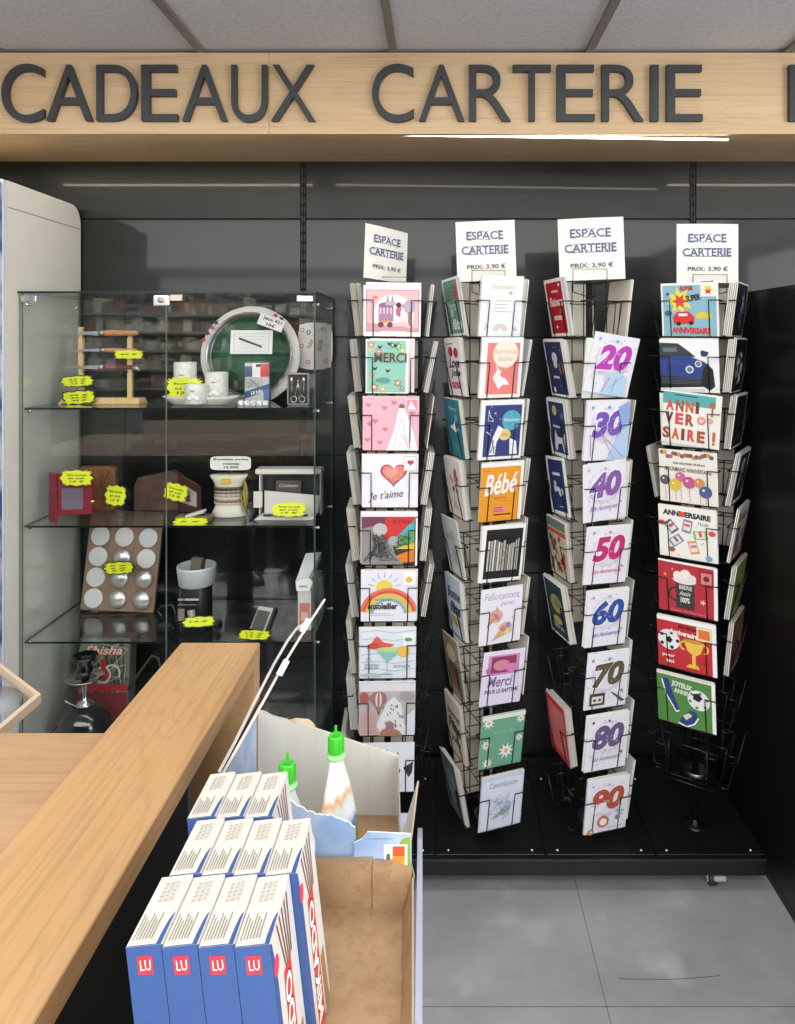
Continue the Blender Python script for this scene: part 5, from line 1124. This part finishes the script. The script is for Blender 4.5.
    # ---- lowest visible level
    D = 2.2; c = (X(85, D), D, S4 + .0005); o = E('hookah', c, 'small black and chrome hookah on the lower shelf', 'hookah')
    z = lambda py: Z(py, D) - c[2]
    GB = M((16, 16, 20), .08, coat=1)
    mb = MB(); mb.lathe([(.05, 0), (.058, .006), (.075, .03), (.072, .055), (.05, .085), (.03, .1), (.024, z(716)), (0, z(716))], GB, 32, c); W(mb, 'water_base', o)
    mb = MB(); mb.lathe([(.026, z(716)), (.034, z(714)), (.036, z(709)), (.024, z(702)), (.008, z(699)), (.007, z(694)), (.011, z(690)), (.007, z(686)), (.008, z(681)), (0, z(681))], CHROME, 28, c); W(mb, 'stem', o)
    mb = MB(); mb.lathe([(.008, z(683)), (.03, z(682)), (.055, z(677)), (.054, z(676)), (.03, z(680)), (.008, z(681)), (0, z(681))], CHROME, 32, c); W(mb, 'ash_plate', o)
    mb = MB(); mb.lathe([(.012, z(680)), (.014, z(675)), (.026, z(668)), (.018, z(665)), (.022, z(661)), (.038, z(657)), (.036, z(655)), (.02, z(659)), (0, z(660))], GB, 28, c); W(mb, 'bowl', o)
    mb = MB(); mb.tube([(c[0] - .02, D - .01, c[2] + z(705)), (c[0] - .04, D - .02, c[2] + z(700)), (c[0] - .052, D - .02, c[2] + z(697))], [.003, .003, .005], CHROME, 8); W(mb, 'hose_port', o)
    D = 2.3; mb = MB(); x0, x1 = X(77, D), X(128, D); w = x1 - x0; h = Z(640, D) - S4 - .075
    T = Matrix.Translation(((x0 + x1) / 2, D, S4 + .0008)) @ Matrix.Rotation(-.08, 4, 'X')
    H = Z(640, D) - S4; mb.bbox(-w / 2, w / 2, 0, .05, 0, H, M((90, 96, 84), .5), .002, T=T); a = Art(w * .97, H * .98)
    a.rect(0, 0, 1, 1, (120, 128, 112)); a.scrib(0, .05, 1, 1, 40, (70, 76, 62), .03, 3); a.scrib(0, .1, 1, 1, 30, (170, 172, 152), .02, 5); a.rect(0, .36, 1, .44, (186, 44, 50)); a.rect(0, .0, 1, .34, (120, 40, 44)); a.text('Shisha', .1, .8, .9, .93, (196, 60, 66), .05, .3); a.text('Shisha', .12, .815, .88, .925, (230, 214, 200), .02, .3); a.circ(.5, .56, .17, (224, 220, 210)); a.circ(.5, .56, .13, (186, 50, 54)); a.rect(.46, .6, .56, .76, (196, 50, 54)); a.arc(.68, .58, .14, .18, -.5, 2.4, (220, 216, 206)); a.put(mb, T)
    W(mb, 'shisha_carton', label='printed red and green shisha carton behind the hookah', cat='box')
    mb = MB(); D = 2.25; mb.tube([P(128, 690, D), P(140, 672, D), P(152, 656, D), P(158, 658, D), P(163, 680, D), P(160, 700, D), (X(150, D), D, S4 + .006), (X(130, D), D - .01, S4 + .006)], .004, M((60, 64, 60), .4), 8)
    W(mb, 'hookah_hose', label='dark coiled hookah hose beside the shisha carton', cat='hose')

# ================================================================== COUNTER
def counter():
    o = E('shop_counter', (-1.0, .4, 0), 'oak topped shop counter at the lower left', 'counter')
    XL = -.428
    mb = MB(); mb.box(-1.9, XL - .001, .22, .943, .955, .985, OAK_T); W(mb, 'countertop', o)
    mb = MB(); mb.box(-1.85, XL - .03, .24, .90, 0, .9545, M((30, 30, 32), .5)); W(mb, 'body_panel', o)
    # raised ledge
    l = E('oak_ledge', (-.36, .5, 0), 'long raised oak ledge running along the counter towards the showcase', 'ledge')
    XR = -.2975; De = 1.19
    mb = MB(); mb.bbox(XL, XR, .22, De, .972, 1.0, OAK_L, .0012); W(mb, 'ledge_top', l)
    mb = MB(); mb.box(XL + .002, XR - .0005, De - .036, De - .001, .0, .9718, OAK_L); W(mb, 'end_panel', l)
    mb = MB(); mb.box(XL + .001, XR - .035, .24, .95, 0, .9716, M((12, 12, 13), .6)); W(mb, 'black_front', l)
    mb = MB(); mb.box(XL + .001, XR - .012, .951, De - .037, .62, .64, M((60, 62, 66), .5)); W(mb, 'niche_shelf', l)
    mb = MB(); mb.box(XL + .01, XL + .03, .96, De - .04, .6405, .93, M((96, 100, 110), .5)); W(mb, 'niche_panel', l)
    # clear framed tray on a pedestal behind the counter
    Dc = 1.12; c = P(41, 694, Dc); zt = c[2]; L = .24; tk = .014; bw = .012
    a = E('framed_clear_tray', (c[0] - .17, Dc, 0), 'clear tray with pale wooden frame behind the counter at the left edge', 'tray')
    PE = M((206, 184, 156), .4); cv = Vector((c[0], c[1], 0)); e1 = Vector((-.77, .64, 0)).normalized(); e2 = Vector((-.02, -1, 0)).normalized() * .68
    cs = [cv, cv + e1 * L, cv + e1 * L + e2 * L, cv + e2 * L]; ct = (cs[0] + cs[2]) / 2; ins = [p + (ct - p) * .09 for p in cs]
    for i in range(4):
        A0, A1, B1, B0 = cs[i], cs[(i + 1) % 4], ins[(i + 1) % 4], ins[i]
        vs = [(v.x, v.y, zt - tk) for v in (A0, A1, B1, B0)] + [(v.x, v.y, zt) for v in (A0, A1, B1, B0)]
        mb = MB(); mb.add(vs, [(0, 3, 2, 1), (4, 5, 6, 7), (0, 1, 5, 4), (1, 2, 6, 5), (2, 3, 7, 6), (3, 0, 4, 7)], PE); W(mb, 'frame_side', a)
    mb = MB(); vs = [(v.x, v.y, zt - tk + .001) for v in ins] + [(v.x, v.y, zt - tk + .004) for v in ins]
    mb.add(vs, [(0, 3, 2, 1), (4, 5, 6, 7), (0, 1, 5, 4), (1, 2, 6, 5), (2, 3, 7, 6), (3, 0, 4, 7)], ACRYL); W(mb, 'clear_panel', a)
    mb = MB(); mb.lathe([(.09, 0), (.09, .012), (.014, .03), (.014, zt - tk - .012), (.06, zt - tk - .0005), (0, zt - tk - .0005)], M((200, 202, 204), .4), 24, (ct.x - .0, ct.y, 0)); W(mb, 'pedestal', a)

# ================================================================== CARDBOARD DISPLAY
def display():
    KR = noise_mat('kraft_board', (150, 120, 88), (166, 136, 102), (60, 60, 60), 5, .8, c3=(132, 104, 74), scale3=160)
    GRY = noise_mat('grey_board', (184, 182, 173), (190, 188, 180), (90, 2, 2), 2, .7)
    BLU = noise_mat('blue_print', (128, 156, 194), (176, 190, 212), (14, 14, 14), 4, .45)
    OUT = noise_mat('outer_print', (150, 156, 190), (200, 204, 222), (5, 9, 9), 4, .45)
    fl = .970
    o = E('cardboard_display', (-.13, .7, 0), 'floor standing cardboard display tray beside the oak ledge', 'display stand')
    mb = MB(); mb.box(-.235, -.040, .40, 1.02, .0, .83, OUT); W(mb, 'base_column', o)
    mb = MB(); mb.add([(-.2, .4, .8305), (-.0185, .4, .8305), (-.0335, .672, .8305), (-.222, .672, .8305), (-.2, .4, fl), (-.0185, .4, fl), (-.0335, .672, fl), (-.222, .672, fl)], [(0, 3, 2, 1), (4, 5, 6, 7), (0, 1, 5, 4), (2, 3, 7, 6), (1, 2, 6, 5), (3, 0, 4, 7)], KR); W(mb, 'front_shelf', o)
    # back wall of the front compartment
    x0, x1 = X(285, .672), X(413, .672)
    mb = MB(); mb.box(-.222, X(372, .672), .6725, .680, fl - .06, Z(863, .672), KR); mb.prism([(X(372.5, .672), fl - .06), (-.0265, fl - .06), (-.0265, Z(873, .672)), (X(392, .672), Z(865, .672)), (X(372.5, .672), Z(865, .672))], .671, .679, KR); W(mb, 'divider', o)
    D = .684
    mb = MB(); R = random.Random(3); top = []
    xs = list(range(286, 358, 3))
    for px in xs: top.append((X(px, D), Z(797 + (px - 286) * .47 + R.uniform(-1.3, 1.3) + 4 * math.sin((px - 286) / 12), D)))
    poly = [(X(286, D), Z(872, D))] + [(X(356, D), Z(872, D))] + top[::-1]
    mb.prism(poly, D, D + .0015, BLU, side=PAPER)
    T = Matrix.Translation((X(321, D), D, Z(872, D)))
    a = Art(70 / F * D, 70 / F * D); a.ell(.26, .36, .16, .3, (232, 238, 232), 24); a.ell(.26, .36, .12, .25, (110, 160, 60), 24); a.ell(.26, .3, .07, .16, (60, 110, 40), 16); a.rect(0, .02, .1, .8, (190, 210, 236)); a.put(mb, T)
    W(mb, 'torn_flap', o)
    D = .6815; mb = MB(); poly = [(X(350, D), Z(868, D)), (X(355, D), Z(850, D)), (X(354, D), Z(842, D)), (X(362, D), Z(838, D)), (X(368, D), Z(831, D)), (X(411, D), Z(833, D)), (X(411, D), Z(872, D)), (X(380, D), Z(868, D))]
    mb.prism(poly, D - .0012, D, BLU, side=PAPER)
    a = Art(61 / F * D, 41 / F * D); a.poly([(.82, .1), (.76, .6), (.86, .86), (.99, .9), (.99, .0), (.9, 0)], (120, 160, 60)); a.rect(.56, .1, .94, .72, (236, 232, 222)); a.rect(.7, .44, .9, .68, (214, 80, 50)); a.rect(.7, .28, .9, .44, (236, 140, 50)); a.rect(.7, .12, .9, .28, (240, 190, 60)); a.rect(.6, .16, .66, .5, (90, 90, 90)); a.lines(.3, .84, .7, .9, 1, (110, 130, 140), .008, 0)
    a.put(mb, Matrix.Translation((X(380.5, D), D - .0012, Z(873, D)))); W(mb, 'printed_flap', o)
    # second compartment
    mb = MB(); mb.box(-.25, -.055, .69, 1.0, .8305, .84, KR); W(mb, 'rear_shelf', o)
    D = 1.0; top = []
    for px, py in ((258, 712), (264, 713), (271, 716), (280, 719), (286, 720), (291, 723), (296, 722), (304, 724), (311, 728), (318, 730), (326, 733), (340, 737), (360, 744), (380, 751), (398, 757)): top.append((X(px, D), Z(py + R.uniform(-.7, .7), D)))
    mb = MB(); mb.prism([(X(258, D), .8405), (X(398, D), .8405)] + top[::-1], D, D + .005, GRY); W(mb, 'back_panel', o)
    D = 1.008; mb = MB(); mb.prism([(X(290, D), Z(735, D)), (X(316, D), Z(742, D)), (X(315, D), Z(725, D)), (X(309, D), Z(719, D)), (X(296, D), Z(718, D)), (X(289, D), Z(720, D))], D - .0015, D, M((214, 186, 150), .8)); W(mb, 'torn_edge', o)
    # right walls
    EDG = M((160, 146, 122), .8)
    def wall(name, prof, xa, ya, xb, yb, t, mat, side=None, k=0.0):
        """upright sheet from (xa,ya) to (xb,yb) in plan with profile [(fraction, z)]; above the tray floor it flares outward by k"""
        d = Vector((xb - xa, yb - ya, 0)); nn = Vector((-d.y, d.x, 0)).normalized() * t; n = len(prof)
        fx = lambda z: max(0.0, z - fl) * k
        vs = [(xa + d.x * f + fx(z), ya + d.y * f, z) for f, z in prof] + [(xa + d.x * f + nn.x + fx(z), ya + d.y * f + nn.y, z) for f, z in prof]
        mb = MB(); mb.add(vs, [tuple(range(n)), tuple(reversed(range(n, 2 * n)))], mat); mb.add(vs, [(i, i + n, (i + 1) % n + n, (i + 1) % n) for i in range(n)], side or EDG); return W(mb, name, o)
    wall('inner_side_wall', [(0, .9705), (1, .9705), (1, 1.0), (.0, 1.0)], -.0235, .405, -.0335, .67, .0015, KR, k=.3)
    wall('rear_side_wall', [(0, .8405), (1, .8405), (1, .921), (.75, .926), (.45, .93), (.3, 1.028), (.12, .99), (.0, 1.0)], -.0325, .673, -.0575, .999, .0015, GRY, k=.3)
    wall('outer_side_wall', [(0, .8305), (1, .8305), (1, .985), (.9, .9985), (.6, 1.0), (0, 1.0)], -.0105, .40, -.0185, .76, .005, OUT, M((150, 154, 172), .5))
    # left walls: low in front, tall printed panel behind with a double folded top edge
    wall('left_side_wall', [(0, .9705), (1, .9705), (1, 1.0), (0, 1.0)], -.1965, .405, -.2185, .67, .002, KR)
    BRN = M((96, 80, 72), .6)
    def strip(name, pts, w, h, mat):
        mb = MB(); vs = []
        for (x, y, z) in pts: vs += [(x - w / 2, y, z), (x + w / 2, y, z), (x + w / 2, y, z - h), (x - w / 2, y, z - h)]
        fs = [(0, 1, 2, 3), tuple((len(pts) - 1) * 4 + k for k in (3, 2, 1, 0))]
        for i in range(len(pts) - 1):
            for k in range(4): fs.append((i * 4 + k, i * 4 + 4 + k, i * 4 + 4 + (k + 1) % 4, i * 4 + (k + 1) % 4))
        mb.add(vs, fs, mat); return W(mb, name, o)
    wall('tall_side_panel', [(0, .8405), (1, .8405), (1, .983), (0, .986)], -.2535, .80, -.2545, .998, .002, BLU, BRN)
    # long thin divider sheets leaning back, seen along their edge
    def sheet(name, pts, w, dep, mat, edge):
        """pts: (px, py, D) along the near edge; the sheet runs back from there along the line of sight"""
        mb = MB(); vs = []
        for (px, py, D) in pts:
            p = Vector(P(px, py, D)); v = (p - Vector((0, 0, EYE))).normalized(); nrm = v.cross(Vector((.35, .6, .7))).normalized() * (w / 2)
            q = p + v * dep; vs += [p - nrm, p + nrm, q + nrm, q - nrm]
        n = len(pts); fs = [(0, 1, 2, 3), tuple((n - 1) * 4 + k for k in (3, 2, 1, 0))]
        near = []; far = []
        for i in range(n - 1):
            for k in range(4): (near if k == 0 else far).append((i * 4 + k, i * 4 + 4 + k, i * 4 + 4 + (k + 1) % 4, i * 4 + (k + 1) % 4))
        mb.add(vs, near, edge); mb.add(vs, fs + far, mat); return W(mb, name, o)
    sheet('leaning_sheet', [(222, 775, .81), (240, 743, .86), (262, 704, .93), (285, 662, 1.01), (306, 628, 1.08), (325, 599, 1.14)], .0034, .035, BRN, M((196, 188, 180), .6))
    sheet('leaning_sheet', [(219, 772, .8), (234, 744, .855), (253, 705, .925), (274, 664, 1.0), (288, 640, 1.05), (297, 628, 1.075), (306, 622, 1.09)], .0036, .035, BRN, M((176, 170, 166), .6))
    sheet('torn_strip', [(279, 675, .975), (287, 660, 1.0)], .0085, .004, PAPER, M((236, 236, 238), .6))
    sheet('torn_strip', [(302, 632, 1.05), (309, 619, 1.07)], .008, .004, PAPER, M((236, 236, 238), .6))
    sheet('dark_core', [(222, 771, .82), (238, 742, .87), (258, 704, .94), (276, 672, 1.0)], .0035, .03, BRN, M((60, 44, 40), .7))

    # ---- biscuit boxes
    BL = M((46, 76, 130), .45); WT = noise_mat('carton_top', (196, 191, 179), (204, 200, 189), (30, 30, 30), 3, .5); w, d, h = .0225, .0605, .1385
    def biscuit():
        mb = MB(); b = .0008
        vs = [(0, 0, 0), (w, 0, 0), (w, d, 0), (0, d, 0), (0, 0, h), (w, 0, h), (w, d, h), (0, d, h)]
        mb.add(vs, [(4, 5, 6, 7)], WT); mb.add(vs, [(0, 1, 5, 4), (3, 0, 4, 7), (0, 3, 2, 1), (2, 3, 7, 6)], BL); mb.add(vs, [(1, 2, 6, 5)], M((206, 202, 198), .4))
        # front: LU square
        a = Art(w, h); a.poly([(.28, .872), (.72, .868), (.73, .952), (.29, .956)], (200, 44, 50)); a.text('LU', .36, .888, .66, .936, (244, 240, 240), .0, 0, 0); a.put(mb, Matrix.Translation((w / 2, 0, 0)))
        # top: text lines, date code and the blue corner
        TT = Matrix(((1, 0, 0, w / 2), (0, 0, 1, 0), (0, -1, 0, h), (0, 0, 0, 1)))
        a = Art(w, d); a.poly([(.86, 0), (.86, .12), (.9, .3), (.95, .4), (1, .44), (1, 0)], (46, 76, 130)); a.rect(.0, -.0, .88, .012, (46, 76, 130))
        for k in range(7): a.rect(.1 + .09 * k, .08 + .01 * (k % 2), .1 + .09 * k + .025, .44 - .05 * (k % 3), (96, 94, 92))
        for k in range(3):
            for j in range(5): a.rect(.28 + .17 * k, .6 + .062 * j, .38 + .17 * k, .632 + .062 * j, (168, 164, 160))
        a.rect(.88, .3, .9, .98, (206, 202, 196)); a.put(mb, TT, d=.00006, base=.0002)
        # right face: banner and chocolate sticks
        TR = Matrix(((0, -1, 0, w), (1, 0, 0, d / 2), (0, 0, 1, 0), (0, 0, 0, 1)))
        a = Art(d, h); a.poly([(0, 0), (.16, 0), (.16, .8), (.08, .97), (0, 1)], (50, 82, 140)); a.poly([(.28, .0), (.62, .0), (.7, .7), (.38, .72)], (214, 60, 56)); a.circ(.16, .84, .1, (220, 60, 90)); a.text('MIKADO', -.26, .30, 1.2, .43, (110, 30, 34), .08, 0, PI / 2 - .06); a.text('MIKADO', -.23, .308, 1.17, .422, (250, 244, 236), .03, 0, PI / 2 - .06); 
        a.items[-1] = a.items[-1]
        for k in range(5): a.line([(.5 + .06 * k, .7), (.3 + .12 * k, .98)], .035, (122, 78, 58))
        for k in range(3): a.line([(.74 + .06 * k, .0), (.72 + .07 * k, .3)], .045, (176, 140, 90))
        a.put(mb, TR, d=.00004, base=.0001)
        return mb.mesh('biscuit_box')
    bm = biscuit(); ang = math.radians(-6.5)
    rows = ((-.2013, .461, 4, 'front'), (-.1968, .5225, 4, 'middle'), (-.2056, .585, 3, 'back'))
    word = {4: ['leftmost', 'second from left', 'third from left', 'rightmost'], 3: ['leftmost', 'middle', 'rightmost']}
    for rx, ry, n, rn in rows:
        for i in range(n):
            Mx = Matrix.Translation((rx + .0157 + i * .0232, ry, fl + .0030)) @ Matrix.Rotation(ang, 4, 'Y')
            b = link('biscuit_box', bm, None, Mx); props(b, f'{word[n][i]} blue and white biscuit box in the {rn} row of the display', 'box', 'biscuit boxes in the cardboard display')
    # ---- compote pouches with green caps
    for px, pyt, D, rz, lean, lab in ((338, 726, .86, 1.2, -3, 'squeeze pouch with bright green cap standing free in the display'), (285.5, 757, .80, 1.1, 2, 'squeeze pouch with green cap half hidden behind the biscuit boxes')):
        base = (X(px, D), D, .8405); H = Z(pyt, D) - .8405
        r = E('squeeze_pouch', base, lab, 'pouch', 'green capped pouches', 0)
        T = Matrix.Translation(base) @ Matrix.Rotation(rz, 4, 'Z') @ Matrix.Rotation(math.radians(lean) * .5, 4, 'Y')
        hc = .030; GM = M((66, 186, 50), .35); L_ = base
        # body: flattened loft
        mb = MB(); n = 20; zb = H - hc - .004; prof = [(.0, .040, .022), (.15, .041, .018), (.5, .038, .013), (.75, .026, .009), (.93, .012, .007), (1, .0075, .0075)]
        vs = []; 
        for f, a_, b_ in prof:
            for k in range(n):
                t = 2 * PI * k / n; q = lambda v: math.copysign(abs(v) ** .8, v); vs.append((a_ * q(math.cos(t)), b_ * q(math.sin(t)), .001 + f * (zb - .001)))
        fs = [tuple(reversed(range(n)))] + [(i * n + k, i * n + (k + 1) % n, (i + 1) * n + (k + 1) % n, (i + 1) * n + k) for i in range(len(prof) - 1) for k in range(n)]
        pm_ = bpy.data.materials.new('pouch_print'); N, Lk = nt(pm_); bsd = N['Principled BSDF']; tc = N.new('ShaderNodeTexCoord'); sp = N.new('ShaderNodeSeparateXYZ'); Lk.new(tc.outputs['Generated'], sp.inputs[0]); cr = N.new('ShaderNodeValToRGB'); el = cr.color_ramp.elements
        nzs = .1; el[0].position = .0; el[0].color = (.12, .3, .04, 1); el[1].position = 1; el[1].color = (.75, .78, .8, 1)
        for p_, c_ in ((.42, (.2, .42, .06, 1)), (.47, (.1, .2, .5, 1)), (.53, (.8, .82, .85, 1)), (.66, (.7, .74, .7, 1)), (.72, (.75, .4, .15, 1)), (.78, (.8, .82, .86, 1))):
            e = el.new(p_); e.color = c_
        nz = N.new('ShaderNodeTexNoise'); nz.inputs['Scale'].default_value = 7; Lk.new(tc.outputs['Generated'], nz.inputs['Vector']); ad = N.new('ShaderNodeMath'); ad.operation = 'MULTIPLY_ADD'; ad.inputs[1].default_value = .14; Lk.new(nz.outputs['Fac'], ad.inputs[0]); Lk.new(sp.outputs['Z'], ad.inputs[2]); sb = N.new('ShaderNodeMath'); sb.operation = 'SUBTRACT'; sb.inputs[1].default_value = .07; Lk.new(ad.outputs[0], sb.inputs[0]); Lk.new(sb.outputs[0], cr.inputs['Fac']); Lk.new(cr.outputs[0], bsd.inputs['Base Color']); bsd.inputs['Roughness'].default_value = .3
        mb.add(vs, fs, pm_, smooth=True, T=T); W(mb, 'body', r)
        mb = MB(); mb.lathe([(.008, zb - .002), (.0115, zb), (.0115, zb + .003), (.007, zb + .0035), (.007, zb + .006), (0, zb + .006)], M((150, 214, 140), .3), 20, T=T); W(mb, 'spout', r)
        mb = MB(); z1 = zb + .0062; mb.lathe([(.0088, z1), (.0092, z1 + .001), (.0082, z1 + .019), (.0075, z1 + .02), (.005, z1 + .0195), (.0045, z1 + .012), (0, z1 + .012)], GM, 20, T=T)
        mb.box(-.0012, .0012, -.0012, .0012, z1 + .012, z1 + .031, GM, T=T)
        for k in range(6):
            tt = PI / 3 * k; mb.box(.008, .0098, -.0008, .0008, z1 + .001, z1 + .018, GM, T=T @ Matrix.Rotation(tt, 4, 'Z'))
        W(mb, 'cap', r)

# ================================================================== LIGHT + CAMERA
def lights():
    def area(name, loc, rot, sx, sy, e, col=(1, 1, 1)):
        l = bpy.data.lights.new(name, 'AREA'); l.shape = 'RECTANGLE'; l.size = sx; l.size_y = sy; l.energy = e; l.color = col
        ob = bpy.data.objects.new(name, l); COL.objects.link(ob); ob.location = loc; ob.rotation_euler = rot
    area('ceiling_panel_light', (-.8, -1.6, 2.31), (0, 0, 0), 5.6, 3.2, 330, (1, .985, .96))
    area('ceiling_panel_light', (.1, 1.25, 2.31), (0, 0, 0), 3.0, .3, 16, (1, .985, .96))
    area('shop_window_light', (-1.5, -4.4, 1.35), (PI / 2, 0, 0), 4.2, 1.9, 130, (.93, .97, 1))
    area('side_fill_light', (2.9, -.6, 1.3), (PI / 2, 0, PI / 2), 2.6, 1.9, 90, (.95, .97, 1))  # added fill from the right to brighten the cooler side, no window modelled
    w = bpy.data.worlds.new('World'); SC.world = w; w.use_nodes = True
    w.node_tree.nodes['Background'].inputs[0].default_value = (.8, .85, .9, 1); w.node_tree.nodes['Background'].inputs[1].default_value = .5

def camera():
    c = bpy.data.cameras.new('Camera'); ob = bpy.data.objects.new('Camera', c); COL.objects.link(ob)
    ob.location = (0, 0, EYE); ob.rotation_euler = (PI / 2, 0, 0)
    c.sensor_fit = 'VERTICAL'; c.sensor_height = 24; c.lens = F / 1024 * 24
    c.shift_x = -(VX - 397.5) / 1024; c.shift_y = -(512 - VY) / 1024
    c.clip_start = .05; SC.camera = ob

setting(); header(); surroundings(); platform(); racks(); showcase(); goods(); counter(); display(); lights(); camera()
vs_ = SC.view_settings; vs_.view_transform = 'Standard'; vs_.look = 'None'; vs_.gamma = 1; vs_.exposure = -0.2; vs_.use_curve_mapping = False
SC.display_settings.display_device = 'sRGB'
SC.cycles.transparent_max_bounces = 24; SC.cycles.max_bounces = 10; SC.cycles.caustics_reflective = False; SC.cycles.caustics_refractive = False
bpy.context.view_layer.update()
